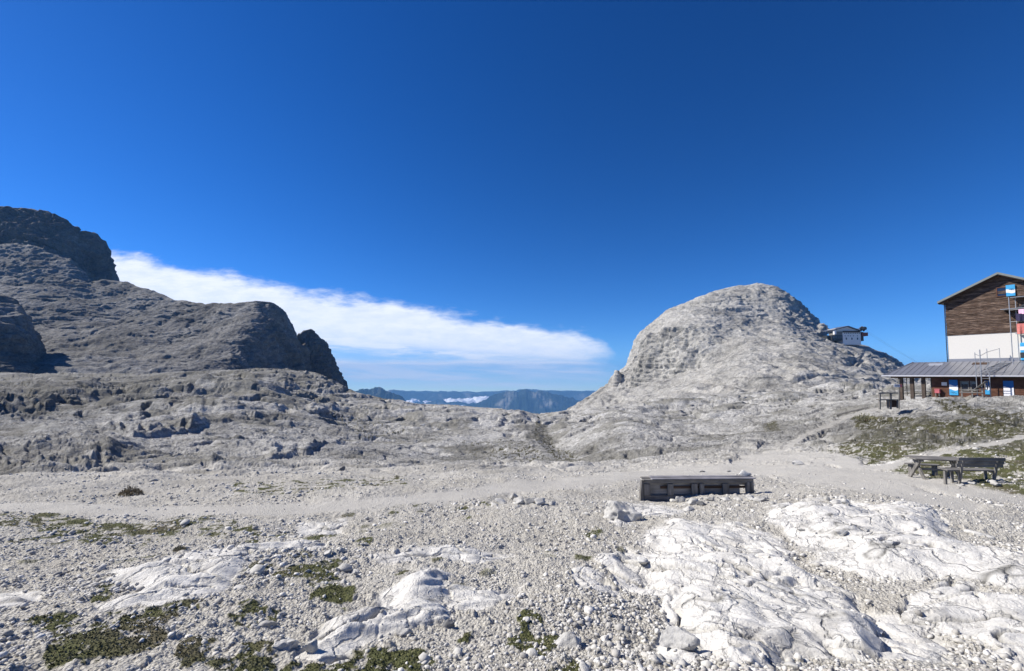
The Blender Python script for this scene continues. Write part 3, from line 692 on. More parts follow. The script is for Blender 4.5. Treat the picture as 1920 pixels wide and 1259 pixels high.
# ------------------------------------------------------------------ sky, sun, camera
def sky():
    w = bpy.data.worlds.new('World'); bpy.context.scene.world = w; w.use_nodes = True
    s = NT.__new__(NT); s.t = w.node_tree; s.t.nodes.clear()
    out = s.n('ShaderNodeOutputWorld'); bg = s.n('ShaderNodeBackground'); s.l(bg.outputs[0], out.inputs[0]); bg.inputs[1].default_value = .09
    tc = s.n('ShaderNodeTexCoord').outputs['Generated']
    sp = s.n('ShaderNodeSeparateXYZ'); s.l(tc, sp.inputs[0]); x, y, z = sp.outputs
    zz = s.math('MAXIMUM', s.math('ADD', z, .05), .012)
    cb = s.n('ShaderNodeCombineXYZ'); s.l(x, cb.inputs[0]); s.l(y, cb.inputs[1]); s.l(zz, cb.inputs[2])
    tx = s.n('ShaderNodeTexSky'); tx.sky_type = 'NISHITA'; tx.sun_disc = False; tx.sun_elevation = SUN_EL; tx.sun_rotation = SUN_AZ
    tx.altitude = 2600; tx.air_density = 1.0; tx.dust_density = .5; tx.ozone_density = 3.0
    s.l(cb.outputs[0], tx.inputs[0])
    hs = s.n('ShaderNodeHueSaturation'); hs.inputs['Saturation'].default_value = 1.31; hs.inputs['Value'].default_value = .73; hs.inputs['Hue'].default_value = .502
    s.l(tx.outputs[0], hs.inputs['Color']); gm = s.n('ShaderNodeGamma'); gm.inputs[1].default_value = 1.32; s.l(hs.outputs[0], gm.inputs[0]); skyc = gm.outputs[0]
    # cloud bank: world directions expressed as slopes x/y and z/y to the north
    ys = s.math('MAXIMUM', y, .05); u = s.math('DIVIDE', x, ys); v_ = s.math('ADD', s.math('DIVIDE', z, ys), .0176)
    uv = s.n('ShaderNodeCombineXYZ'); s.l(s.math('MULTIPLY', u, 1.0), uv.inputs[0]); s.l(s.math('MULTIPLY', v_, 3.2), uv.inputs[1])
    warp = s.noise(uv.outputs[0], 5, 8, .62); fineN = s.noise(uv.outputs[0], 16, 8, .66)
    top = s.n('ShaderNodeFloatCurve'); cu = top.mapping.curves[0]
    CLOUDY = 1
    def U(px): return ((px - 960) / 853 + 1.4) / 2.2
    def Vv(py): return (718 - py) / 853
    pts = [(-200, 425), (100, 455), (205, 472), (330, 492), (480, 522), (640, 556), (760, 575), (860, 590), (950, 606), (1040, 614), (1120, 632), (1148, 652), (1165, 690), (1200, 720), (1300, 730)]
    for i, (a, b) in enumerate(pts):
        q = (U(a), Vv(b) * 2)
        if i == 0: cu.points[0].location = (0, q[1]); cu.points.new(*q)
        elif i == len(pts) - 1: cu.points.new(*q); cu.points[-1].location = (1, 0)
        else: cu.points.new(*q)
    top.mapping.update()
    s.l(s.math('DIVIDE', s.math('ADD', u, 1.4), 2.2), top.inputs['Value'])
    tv = s.math('MULTIPLY', top.outputs[0], .5)
    d = s.math('SUBTRACT', tv, v_)             # height below the upper edge
    d = s.math('ADD', s.math('ADD', d, s.math('MULTIPLY', s.math('SUBTRACT', warp, .5), .11)), s.math('MULTIPLY', s.math('SUBTRACT', fineN, .5), .03))
    edge = s.n('ShaderNodeMapRange'); edge.interpolation_type = 'SMOOTHSTEP'; s.l(d, edge.inputs[0]); edge.inputs[1].default_value = -.012; edge.inputs[2].default_value = .024
    # thin streaky lower layers
    st = s.n('ShaderNodeCombineXYZ'); s.l(s.math('MULTIPLY', u, 1.3), st.inputs[0]); s.l(s.math('ADD', s.math('MULTIPLY', v_, 13), s.math('MULTIPLY', u, .5)), st.inputs[1])
    streak = s.noise(st.outputs[0], 2.6, 8, .6, .3)
    low = s.n('ShaderNodeMapRange'); low.interpolation_type = 'SMOOTHSTEP'
    lowh = s.math('SUBTRACT', v_, s.math('ADD', s.math('MULTIPLY', u, -.09), .063))
    s.l(lowh, low.inputs[0]); low.inputs[1].default_value = -.032; low.inputs[2].default_value = .008
    dens = s.math('MAXIMUM', s.math('MULTIPLY', low.outputs[0], .92), s.ramp(streak, [(.42, .36), (.56, .95)]))
    band = s.math('SUBTRACT', 1, s.math('MULTIPLY', s.math('ABSOLUTE', s.math('SUBTRACT', s.math('ADD', v_, s.math('MULTIPLY', s.math('SUBTRACT', warp, .5), .03)), .044)), 62), clamp=True)
    dens = s.math('MAXIMUM', s.math('MULTIPLY', dens, 1.0), s.math('MULTIPLY', band, s.ramp(streak, [(.3, .75), (.5, 1)])))
    fade = s.n('ShaderNodeMapRange'); fade.interpolation_type = 'SMOOTHSTEP'; s.l(v_, fade.inputs[0]); fade.inputs[1].default_value = -.02; fade.inputs[2].default_value = .002
    front = s.n('ShaderNodeMapRange'); s.l(y, front.inputs[0]); front.inputs[1].default_value = .1; front.inputs[2].default_value = .3
    right = s.n('ShaderNodeMapRange'); right.interpolation_type = 'SMOOTHSTEP'; s.l(s.math('ADD', u, s.math('MULTIPLY', s.math('SUBTRACT', warp, .5), .30)), right.inputs[0])
    right.inputs[1].default_value = .262; right.inputs[2].default_value = .145
    m = s.math('MULTIPLY', edge.outputs[0], dens); m = s.math('MULTIPLY', m, fade.outputs[0]); m = s.math('MULTIPLY', m, front.outputs[0]); m = s.math('MULTIPLY', m, right.outputs[0])
    m = s.math('MULTIPLY', m, s.ramp(fineN, [(.25, .75), (.6, 1)]))
    cc = s.mix(s.ramp(streak, [(.35, 0), (.6, 1)]), (5.2, 6.4, 8.2), (7.6, 8.1, 8.8))
    cc = s.mix(s.math('MAXIMUM', low.outputs[0], band), cc, (7.8, 8.1, 8.7))
    s.l(s.mix(m, skyc, cc), bg.inputs[0])
sky()
sun = bpy.data.lights.new('sun', 'SUN'); sun.energy = 4.8; sun.angle = math.radians(.5); sun.color = (1, .945, .86)
so = bpy.data.objects.new('sun', sun); COL.objects.link(so)
sd = Vector((math.sin(SUN_AZ) * math.cos(SUN_EL), math.cos(SUN_AZ) * math.cos(SUN_EL), math.sin(SUN_EL)))
so.rotation_euler = sd.to_track_quat('Z', 'Y').to_euler()
cam = bpy.data.cameras.new('camera'); co = bpy.data.objects.new('camera', cam); COL.objects.link(co)
cam.sensor_width = 36; cam.lens = FOC / 1920 * 36; cam.clip_end = 90000; cam.clip_start = .1
cam.shift_y = (PPY - 629.5) / 1920
co.rotation_euler = (math.pi / 2 + PITCH, 0, 0)
sc = bpy.context.scene; sc.camera = co
sc.view_settings.view_transform = 'Standard'; sc.view_settings.look = 'None'; sc.view_settings.exposure = .60; sc.view_settings.gamma = 1
sc.cycles.use_denoising = True; sc.cycles.denoiser = 'OPENIMAGEDENOISE'; sc.cycles.denoising_input_passes = 'RGB_ALBEDO_NORMAL'
sc.cycles.max_bounces = 6; sc.cycles.volume_bounces = 0; sc.cycles.use_adaptive_sampling = False
# ------------------------------------------------------------------ mesh builder
class MB:
    def __init__(s): s.v = []; s.f = []
    def add(s, vs, fs):
        n = len(s.v); s.v += [tuple(v) for v in vs]; s.f += [tuple(i + n for i in f) for f in fs]; return s
    def box(s, a, b, M=None, bev=.0):
        (x0, y0, z0), (x1, y1, z1) = a, b
        e = min(bev, abs(x1 - x0) * .3, abs(y1 - y0) * .3, abs(z1 - z0) * .3)
        if e <= 0:
            vs = [(x0,y0,z0),(x1,y0,z0),(x1,y1,z0),(x0,y1,z0),(x0,y0,z1),(x1,y0,z1),(x1,y1,z1),(x0,y1,z1)]
            fs = [(3,2,1,0),(4,5,6,7),(0,1,5,4),(1,2,6,5),(2,3,7,6),(3,0,4,7)]
        else:
            bm = bmesh.new(); bmesh.ops.create_cube(bm, size=1)
            for v in bm.verts: v.co = Vector((x0 + (v.co.x + .5) * (x1 - x0), y0 + (v.co.y + .5) * (y1 - y0), z0 + (v.co.z + .5) * (z1 - z0)))
            bmesh.ops.bevel(bm, geom=bm.edges[:], offset=e, segments=1, affect='EDGES')
            bm.verts.index_update(); vs = [v.co.copy() for v in bm.verts]; fs = [[v.index for v in f.verts] for f in bm.faces]; bm.free()
        if M is not None: vs = [M @ Vector(v) for v in vs]
        return s.add(vs, fs)
    def beam(s, p, q, w, h, up=(0, 0, 1), bev=.0):
        p = Vector(p); q = Vector(q); d = q - p; L = d.length; z = d.normalized(); x = z.cross(Vector(up))
        if x.length < 1e-4: x = z.cross(Vector((1, 0, 0)))
        x.normalize(); y = x.cross(z)
        M = Matrix((x, y, z)).transposed().to_4x4(); M.translation = p
        return s.box((-w / 2, -h / 2, 0), (w / 2, h / 2, L), M, bev)
    def tube(s, pts, r, seg=8):
        for p, q in zip(pts[:-1], pts[1:]):
            p = Vector(p); q = Vector(q); z = (q - p).normalized(); x = z.orthogonal().normalized(); y = z.cross(x)
            ra, rb = (r if hasattr(r, '__len__') else (r, r))
            vs = [p + (x * math.cos(a) + y * math.sin(a)) * ra for a in [2 * math.pi * i / seg for i in range(seg)]]
            vs += [q + (x * math.cos(a) + y * math.sin(a)) * rb for a in [2 * math.pi * i / seg for i in range(seg)]]
            fs = [(i, (i + 1) % seg, seg + (i + 1) % seg, seg + i) for i in range(seg)] + [tuple(range(seg))[::-1], tuple(range(seg, 2 * seg))]
            s.add(vs, fs)
        return s
    def prism(s, poly, d0, d1, axis=1):
        """polygon in the plane across `axis`, extruded from d0 to d1"""
        def P(a, b, c):
            return {0: (c, a, b), 1: (a, c, b), 2: (a, b, c)}[axis]
        n = len(poly); vs = [P(a, b, d0) for a, b in poly] + [P(a, b, d1) for a, b in poly]
        return s.add(vs, [tuple(range(n)), tuple(range(2 * n - 1, n - 1, -1))] + [(i, i + n, (i + 1) % n + n, (i + 1) % n) for i in range(n)])
    def build(s, name, mat, parent=None, smooth=False):
        me = bpy.data.meshes.new(name); me.from_pydata([tuple(v) for v in s.v], [], s.f); me.materials.append(mat)
        bm = bmesh.new(); bm.from_mesh(me); bmesh.ops.recalc_face_normals(bm, faces=bm.faces); bm.to_mesh(me); bm.free()
        if smooth: me.polygons.foreach_set('use_smooth', [True] * len(me.polygons))
        o = bpy.data.objects.new(name, me); COL.objects.link(o)
        if parent: o.parent = parent
        return o
def empty(name, loc, rz=0, label=None, cat=None, group=None):
    o = bpy.data.objects.new(name, None); COL.objects.link(o); o.location = loc; o.rotation_euler = (0, 0, rz); o.empty_display_size = .2
    return tag(o, label, cat, group)

# ------------------------------------------------------------------ object materials
def mat_wood(name, lo, hi, along=0, sc=1.0, rough=.85):
    s = NT(name); p = s.pos(obj=True)
    k = [9.0, 9.0, 9.0]; k[along] = .8
    m = s.n('ShaderNodeVectorMath', operation='MULTIPLY'); s.l(p, m.inputs[0]); m.inputs[1].default_value = tuple(v * sc for v in k)
    g = s.noise(m.outputs[0], 2.2, 6, .65, .3); b = s.noise(p, 1.7, 4)
    c = s.ramp(g, [(.3, lo), (.7, hi)]); c = s.mix(1, c, s.ramp(b, [(.3, .7), (.7, 1.15)]), 'MULTIPLY')
    return s.fin(c, rough, s.bump(g, .01, .8), spec=.2)
def mat_plain(name, col, rough=.6, metal=0, var=.15, bump=0, nsc=3, spec=.3):
    s = NT(name); p = s.pos(obj=True); n = s.noise(p, nsc, 6, .65)
    c = s.mix(1, tuple(col), s.ramp(n, [(.3, 1 - var), (.7, 1 + var * .4)]), 'MULTIPLY')
    return s.fin(c, rough, s.bump(n, bump or .001, .5 if bump else .1), metal, spec)
W_GREY = mat_wood('weathered_wood', (.10, .095, .085), (.27, .255, .235))
W_GREYV = mat_wood('weathered_wood_upright', (.10, .095, .085), (.27, .255, .235), 2)
W_DARK = mat_wood('dark_stained_wood', (.045, .028, .020), (.11, .07, .048))
W_DARKV = mat_wood('dark_stained_wood_upright', (.05, .038, .03), (.13, .10, .08), 2)
W_RED = mat_wood('reddish_boards', (.07, .032, .02), (.17, .085, .055))
W_CLAD = mat_wood('sun_bleached_cladding', (.10, .062, .042), (.36, .25, .18), 0, .55)
def clad():
    s = NT('brown_timber_boards'); p = s.pos(obj=True)
    sx = s.n('ShaderNodeSeparateXYZ'); s.l(p, sx.inputs[0])
    row = s.math('FLOOR', s.math('DIVIDE', sx.outputs[2], .2)); wn = s.n('ShaderNodeTexWhiteNoise', noise_dimensions='1D'); s.l(row, wn.inputs['W'])
    m = s.n('ShaderNodeVectorMath', operation='MULTIPLY'); s.l(p, m.inputs[0]); m.inputs[1].default_value = (.7, 1, 14)
    g = s.noise(m.outputs[0], 1.4, 6, .7, .2); k = s.noise(s.pos((1.2, 1, 5), True), 1.6, 4, .6)
    c = s.ramp(g, [(.32, (.04, .026, .02)), (.50, (.115, .075, .055)), (.66, (.36, .27, .21))])
    c = s.mix(1, c, s.ramp(wn.outputs[0], [(0, .55), (1, 1.2)]), 'MULTIPLY'); c = s.mix(1, c, s.ramp(k, [(.35, .6), (.6, 1.1)]), 'MULTIPLY')
    return s.fin(c, .85, s.bump(g, .02, .8), spec=.15)
W_CLAD = clad()
P_WHITE = mat_plain('white_render', (.62, .60, .555), .9, var=.05, bump=.006, nsc=8)
P_WHITE2 = mat_plain('station_plaster', (.72, .70, .68), .9, var=.08)
MET_ROOF = mat_plain('seamed_zinc_roof', (.27, .275, .30), .45, .5, .12, nsc=1.2)
MET_FASC = mat_plain('grey_roof_edge', (.20, .22, .21), .6, .2, .12)
MET_LIGHT = mat_plain('pale_gutter', (.62, .62, .63), .4, .6, .06)
MET_GALV = mat_plain('galvanised_steel', (.42, .43, .44), .45, .7, .2, nsc=12)
MET_DARK = mat_plain('dark_steel', (.05, .052, .055), .5, .4, .2)
C_BLUE_SHADE = mat_plain('shaded_blue_paint', (.02, .14, .40), .5, var=.12)  # the shutters' blue again, darkened to paint in the eave's shade
C_CYAN = mat_plain('sky_blue_paint', (.05, .33, .62), .5, var=.12)
C_WHITE = mat_plain('white_paint', (.74, .74, .76), .5, var=.06)
C_RED = mat_plain('red_paint', (.55, .035, .05), .5, var=.1)
C_PINK = mat_plain('faded_red_cloth', (.48, .13, .15), .9, var=.15)
C_MARK = mat_plain('dark_lettering', (.05, .06, .09), .6, var=.05)
GLASS = mat_plain('dark_window_glass', (.012, .016, .03), .08, 0, .1, spec=.8)
FL_PINK = mat_plain('pink_cloth', (.75, .45, .60), .9, var=.1, bump=.01)
FL_NAVY = mat_plain('navy_cloth', (.035, .03, .07), .9, var=.2, bump=.01)
FL_RED = mat_plain('red_and_white_cloth', (.62, .20, .17), .9, var=.3, bump=.01, nsc=6)
STONEC = mat_plain('concrete', (.42, .41, .39), .9, var=.15, bump=.01)
def mat_stone():
    s = NT('limestone'); p = s.pos(); n = s.noise(p, 2.2, 8, .65); g = s.noise(p, 22, 6, .7)
    oi = s.n('ShaderNodeObjectInfo').outputs['Random']
    c = s.ramp(n, [(.35, (.46, .452, .43)), (.5, (.62, .612, .59)), (.7, (.72, .715, .69))]); c = s.mix(1, c, s.ramp(g, [(.3, .7), (.7, 1.05)]), 'MULTIPLY')
    c = s.mix(1, c, s.ramp(oi, [(0, .72), (1, 1.0)]), 'MULTIPLY')
    c = s.mix(1, c, (1.03, 1.02, .99), 'MULTIPLY')
    return s.fin(c, .95, s.bump(g, .02, .9), spec=.12)
M_STONE = mat_stone()
M_STONE_D = mat_plain('lichened_stone', (.17, .17, .17), .95, var=.4, bump=.02, nsc=8)

# ------------------------------------------------------------------ the mountain hut
HZ0 = -2.8
A_ = math.radians(-57)
hx, hy, _ = [float(v) for v in world(1777, 650, 60.0)]
W_ = Vector((math.cos(A_), math.sin(A_), 0)); Nn = Vector((math.sin(A_), -math.cos(A_), 0))
def loc(px, py, d):
    """local x and z on the hut's plane lying d in front of the gable wall"""
    R = Vector([float(v) for v in ray(px, py)]); O = Vector((hx, hy, 0)) + Nn * d
    k = O.dot(Nn) / R.dot(Nn); P = R * k
    return (P - O).dot(W_), P.z - HZ0
def rect(px0, py0, px1, py1, d):
    x0, z1 = loc(px0, py0, d); x1, z0 = loc(px1, py1, d); return x0, z0, x1, z1

hut = empty('mountain_hut', (hx, hy, HZ0), A_, 'brown timber and white plaster mountain hut with a grey metal roof', 'hut')
wz_white0, wz_white1 = loc(1785, 679, 0)[1] - .5, loc(1777, 629.5, 0)[1]
ex, ez = loc(1757, 566, .95); ax, az_ = loc(1870, 510.5, .95)
slope = (az_ - ez) / (ax - ex); Wd = 2 * ax
def rz_(x, off=0): return az_ - abs(x - ax) * slope + off
MB().box((0, .0, 0), (Wd, 12, wz_white1)).build('wall', P_WHITE, hut)
g = MB()
# gable in individual boards
z = wz_white1 - .05; i = 0
while z < az_ - .5:
    h_ = .2; zt = z + h_
    xl = max(-.03, ax - (az_ - .28 - zt) / slope); xr = min(Wd + .03, ax + (az_ - .28 - zt) / slope)
    if xr - xl > .3:
        d_ = .04 + .05 * random.random(); dz = random.uniform(-.012, .012)
        g.box((xl, -d_, z + .014 + dz), (xr, .0 + .02, zt - .012 + dz), bev=.006)
    z = zt; i += 1
g.prism([(0, wz_white1), (Wd, wz_white1), (Wd, rz_(Wd) - .3), (ax, az_ - .3), (0, rz_(0) - .3)], .01, 12)
g.build('timber_cladding', W_CLAD, hut)
r = MB()
for sgn in (-1, 1):
    xe = ex if sgn < 0 else 2 * ax - ex
    r.prism([(ax, az_), (xe, ez), (xe, ez - .26), (ax, az_ - .26)] if sgn < 0 else [(ax + .002, az_), (ax + .002, az_ - .26), (xe, ez - .26), (xe, ez)], -.95, 12.9)
rf = r.build('roof', MET_FASC, hut)
r = MB()
for sgn in (-1, 1):
    xe = (ex + .05) if sgn < 0 else 2 * ax - ex - .05
    r.prism([(ax, az_ - .264), (xe, ez - .264), (xe, ez - .34), (ax, az_ - .34)], -.88, -.004)
r.build('soffit', W_DARK, rf)
for x_ in (.35, ax, Wd - .35):
    MB().box((x_ - .07, -.8, rz_(x_) - .52), (x_ + .07, -.062, rz_(x_) - .345)).build('rafter', W_DARK, rf)
# small window with an emblem shutter folded open beside it
x0, z0, x1, z1 = rect(1869.5, 541, 1888, 554, .06)
w_ = MB(); t_ = .09
w_.box((x0 - t_, -.13, z0 - t_), (x1, -.04, z0)).box((x0 - t_, -.13, z1), (x1, -.04, z1 + t_)).box((x0 - t_, -.13, z0), (x0, -.04, z1)).box((x1 - .03, -.13, z0), (x1, -.04, z1))
wf = w_.build('window', W_RED, hut); MB().box((x0, -.075, z0), (x1 - .03, -.066, z1)).build('pane', GLASS, wf)
def emblem_shutter(x0, z0, x1, z1, y, parent, name='shutter', cols=(None, None, None), top=.42, bot=.28):
    c1, c2, c3 = cols; H = z1 - z0
    def wave(t, a): return a + .05 * H * math.sin(t * 5.2 + 1.2)
    N_ = 12; xs = [x0 + (x1 - x0) * i / N_ for i in range(N_ + 1)]
    lo = [z0 + wave(i / N_, bot * H) for i in range(N_ + 1)]; hi = [z0 + wave(i / N_, (1 - top) * H) for i in range(N_ + 1)]
    o = MB().prism([(x0, z0)] + [(x1, z0)] + [(xs[i], lo[i]) for i in range(N_, -1, -1)], y - .05, y).build(name, c1, parent)
    MB().prism([(xs[i], lo[i] + .004) for i in range(N_ + 1)] + [(xs[i], hi[i] - .004) for i in range(N_, -1, -1)], y - .048, y - .002).build('white_band', c2, o)
    MB().prism([(xs[i], hi[i]) for i in range(N_ + 1)] + [(x1, z1), (x0, z1)], y - .05, y).build('upper_band', c3, o)
    return o
x0, z0, x1, z1 = rect(1885.5, 535.5, 1904, 554.5, .2)
sh = emblem_shutter(x0, z0, x1, z1, -.16, hut, cols=(C_CYAN, C_WHITE, C_CYAN))
cxm = x0 + (x1 - x0) * .68; czm = z0 + (z1 - z0) * .58
mk = MB()
for k_ in range(3):
    mk.tube([(cxm + .09 * math.cos(a) + (k_ - 1) * .13, -.225, czm + .09 * math.sin(a)) for a in [k_ + i * .7 for i in range(6)]], .014, 5)
mk.build('emblem', C_MARK, sh)
# flashing strip and black drainpipe
x1f = Wd
MB().box((-.03, -.045, loc(1785, 684, 0)[1] - .3), (x1f, -.003, loc(1782, 673.6, 0)[1])).build('flashing', MET_ROOF, hut)
MB().tube([(-.09, -.08, loc(1777, 684, 0)[1]), (-.09, -.08, rz_(0) - .4)], .05).build('drainpipe', MET_DARK, hut)

# lower wing
zE = loc(1660, 704.5, 6.1)[1]; tE = loc(1654, 704, 6.1)[0]
zR = loc(1712, 680, 0)[1]; tR = loc(1712, 680, 0)[0]
xR = 17.0; DE, DR = -6.1, 0.0
rr = MB()
th_ = .07
def slab3(pts, t=th_):
    n = len(pts); rr.add([p for p in pts] + [(p[0], p[1], p[2] - t) for p in pts], [tuple(range(n)), tuple(range(2 * n - 1, n - 1, -1))] + [(i, i + n, (i + 1) % n + n, (i + 1) % n) for i in range(n)])
slab3([(tE, DE, zE), (xR, DE, zE), (xR, -.004, zR), (tR, -.004, zR)])
slab3([(tE, DE, zE - .003), (tR, 0, zR - .003), (tE, 6.1, zE - .003)])
slab3([(tE, 6.1, zE - .006), (tR, 0, zR - .006), (-.1, 0, zR - .006), (-.1, 6.1, zE - .006)])
lr = rr.build('lower_roof', MET_ROOF, hut)
sm_ = MB(); x_ = tE + .5
while x_ < xR:
    y1 = DR if x_ > tR else DE + (DR - DE) * (x_ - tE) / (tR - tE)
    z1_ = zE + (zR - zE) * (y1 - DE) / (DR - DE)
    sm_.beam((x_, DE + .02, zE + .02), (x_, y1 - .02, z1_ + .02), .035, .035); x_ += .62
sm_.beam((tE + .05, DE, zE + .03), (tR, -.02, zR + .04), .12, .05)
sm_.build('roof_seam', MET_ROOF, lr)
MB().tube([(tE - .05, DE - .07, zE - .06), (xR, DE - .07, zE - .06)], .085, 10).build('gutter', MET_LIGHT, hut)
# roof hatches
for (a, b, mt) in ((1741, 1768, MET_LIGHT), (1823, 1852, W_DARK)):
    t0 = loc(a, 682, 1.2)[0]; t1 = loc(b, 682, 1.2)[0]
    h0 = MB(); y0_, y1_ = -1.5, -.75
    h0.add([(t0, y0_, zE + (zR - zE) * (y0_ - DE) / 6.1 + .06), (t1, y0_, zE + (zR - zE) * (y0_ - DE) / 6.1 + .06), (t1, y1_, zE + (zR - zE) * (y1_ - DE) / 6.1 + .06), (t0, y1_, zE + (zR - zE) * (y1_ - DE) / 6.1 + .06),
            (t0, y0_, zE + (zR - zE) * (y0_ - DE) / 6.1 - .02), (t1, y0_, zE + (zR - zE) * (y0_ - DE) / 6.1 - .02), (t1, y1_, zE + (zR - zE) * (y1_ - DE) / 6.1 - .02), (t0, y1_, zE + (zR - zE) * (y1_ - DE) / 6.1 - .02)],
           [(0,1,2,3),(7,6,5,4),(0,4,5,1),(1,5,6,2),(2,6,7,3),(3,7,4,0)])
    h0.build('skylight', mt, lr)
FD = 5.0    # facade plane of the wing
xF = loc(1748, 725, FD)[0]
bd = MB(); z = -.6
while z < zE - .35:
    bd.box((xF, -FD - .04 - .01 * random.random(), z + .01), (xR, -FD + .02, z + .19), bev=.005); z += .2
bd.box((xF + .01, -FD + .021, -.6), (xR - .01, -.002, zE - .1))
bd.build('lower_wall', W_RED, hut)
MB().box((tE + .7, -FD - .45, zE - .33), (xR, -FD - .25, zE - .1)).box((tE + .7, -FD - .25, zE - .33), (tE + .9, 5.2, zE - .1)).build('eave_beam', W_DARK, hut)
MB().box((tE + .75, -FD - .24, zE - .12), (xR, -.02, zE - .09)).build('eave_soffit', W_DARK, hut)
# portico posts
def post_px(a, b, d, z0=-.3, mat=None, name='post'):
    t0 = loc(a, 725, d)[0]; t1 = loc(b, 725, d)[0]
    return MB().box((t0, -d, z0), (t1, -d + (t1 - t0), zE - .335), bev=.02).build(name, mat or W_DARKV, hut)
post_px(1684, 1692, FD + .4, -1.6); post_px(1706, 1713, FD + .4); post_px(1727.5, 1734.5, FD + .4); post_px(1699.5, 1700.8, 3.5, 0); post_px(1745, 1748, FD)
t0 = loc(1692, 740, 4)[0]
MB().box((t0, -4, .62), (xF, -3.92, .70)).box((t0, -4, .28), (xF, -3.92, .34)).build('portico_rail', W_GREY, hut)
MB().box((loc(1700, 740, 5)[0] , -FD - .3, -.8), (xR, 0, -.02)).build('plinth', STONEC, hut)
# windows and doors of the wing
def window(a, b, c, d):
    x0, z0, x1, z1 = rect(a, b, c, d, FD + .06)
    f_ = MB(); t = .12
    f_.box((x0 - t, -FD - .12, z0 - t), (x1 + t, -FD - .03, z0)).box((x0 - t, -FD - .12, z1), (x1 + t, -FD - .03, z1 + t)).box((x0 - t, -FD - .12, z0), (x0, -FD - .03, z1)).box((x1, -FD - .12, z0), (x1 + t, -FD - .03, z1))
    f = f_.build('window', W_GREYV, hut); MB().box((x0, -FD - .075, z0), (x1, -FD - .06, z1)).build('pane', GLASS, f)
    cu = MB(); n_ = 8; H = z1 - z0
    for i in range(n_):
        xa = x0 + (x1 - x0) * i / n_; xb = x0 + (x1 - x0) * (i + 1) / n_
        cu.prism([(xa, z1), (xb, z1), (xb, z1 - H * .2), ((xa + xb) / 2, z1 - H * .3), (xa, z1 - H * .2)], -FD - .09, -FD - .08)
    cu.build('curtain', FL_PINK if 0 else mat_curt, f)
mat_curt = mat_plain('pale_curtain', (.22, .26, .26), .9)
window(1803, 716.5, 1815.5, 732); window(1821.5, 716.5, 1831, 732)
def band_door(a, b, c, d, bot):
    x0, z0, x1, z1 = rect(a, b, c, d, FD + .1)
    o = emblem_shutter(x0, z0, x1, z1, -FD - .07, hut, 'door', (C_CYAN if bot else C_WHITE, C_WHITE, C_BLUE_SHADE), .36, .34 if bot else .02)  # one door blue: top band darkened as eave shade, bottom left sunlit
    return o
d1 = band_door(1779, 712.5, 1797, 741.5, True)
x0, z0, x1, z1 = rect(1779, 712.5, 1797, 741.5, FD + .1)
mk = MB()
for k_ in range(3): mk.tube([(x0 + .5 * (x1 - x0) + .1 * math.cos(a) + (k_ - 1) * .17, -FD - .126, z0 + .16 * (z1 - z0) + .09 * math.sin(a)) for a in [k_ + i * .7 for i in range(6)]], .016, 5)
mk.build('emblem', C_MARK, d1)
band_door(1846, 714, 1856, 740, True)
band_door(1880.5, 714.5, 1902, 748, False)
x0, z0, x1, z1 = rect(1765, 717, 1775.5, 723.5, FD + .1)
nb = MB().box((x0, -FD - .10, z0), (x1, -FD - .06, z1), bev=.01).build('notice_board', P_WHITE2, hut)
MB().tube([((x0 + x1) / 2, -FD - .2, zE - .4), ((x0 + x1) / 2, -FD - .1, z1 + .1)], .03).build('lamp_arm', MET_DARK, hut)

# things around the hut
x0, z0, x1, z1 = rect(1752, 729.5, 1762, 738.5, FD + .5)
def at_local(x, y, z): return Matrix.Translation((hx, hy, HZ0)) @ Matrix.Rotation(A_, 4, 'Z') @ Vector((x, y, z))
b_ = empty('storage_box', at_local((x0 + x1) / 2, -FD - .3, z0), A_, 'small faded red box beside the portico at the corner of the hut', 'box')
hw = (x1 - x0) / 2; hh = z1 - z0
MB().box((-hw, -.2, .04), (hw, .2, hh * .8), bev=.03).build('body', C_PINK, b_)
MB().box((-hw - .03, -.23, hh * .8 + .003), (hw + .03, .23, hh), bev=.03).build('lid', C_PINK, b_)
MB().box((-hw + .05, -.15, -.35), (-hw + .12, .15, .037)).box((hw - .12, -.15, -.35), (hw - .05, .15, .037)).build('stand', W_GREY, b_)

# scaffold ladder standing before the eave, with hand rails above the roof
dL = 6.6
L = empty('access_ladder', at_local(loc(1845, 725, dL)[0], -dL, 0), A_, 'galvanised steel ladder with tall hand rails climbing from the ground to the lower roof', 'ladder')
lx = loc(1845, 725, dL)[0]
def rel(px, py, d): x, z = loc(px, py, d); return (x - lx, dL - d, z)
ya = rel(1832.5, 742, dL); yb = rel(1857.5, 742, dL)
tp = rel(1836, 656, dL)[2]; top2 = rel(1832, 661, dL)[2]
MB().tube([(ya[0], 0, -.2), (ya[0], 0, top2)], .035).build('upright', MET_GALV, L)
MB().tube([(ya[0] + .42, 0, -.2), (ya[0] + .42, 0, tp)], .05).build('upright', MET_GALV, L)
MB().tube([(yb[0], 0, -.2), (yb[0], 0, rel(1857, 703, dL)[2] + .3)], .05).build('upright', MET_GALV, L)
for zz_ in (.35, 2.35): MB().tube([(ya[0] + .42, 0, zz_), (yb[0], 0, zz_)], .022, 6).build('rung', MET_GALV, L)
MB().tube([(ya[0], 0, rel(1837, 706, dL)[2]), (yb[0], 0, rel(1857, 706, dL)[2])], .03, 6).build('rung', MET_GALV, L)
hb_ = rel(1852.5, 694, 3.6); hc_ = rel(1875.5, 682, .8)
MB().tube([hb_, (hb_[0], hb_[1], rel(1852.5, 654, 3.6)[2])], .03).build('rail_post', MET_GALV, L)
MB().tube([hc_, (hc_[0], hc_[1], rel(1875.5, 653, .8)[2])], .03).build('rail_post', MET_GALV, L)
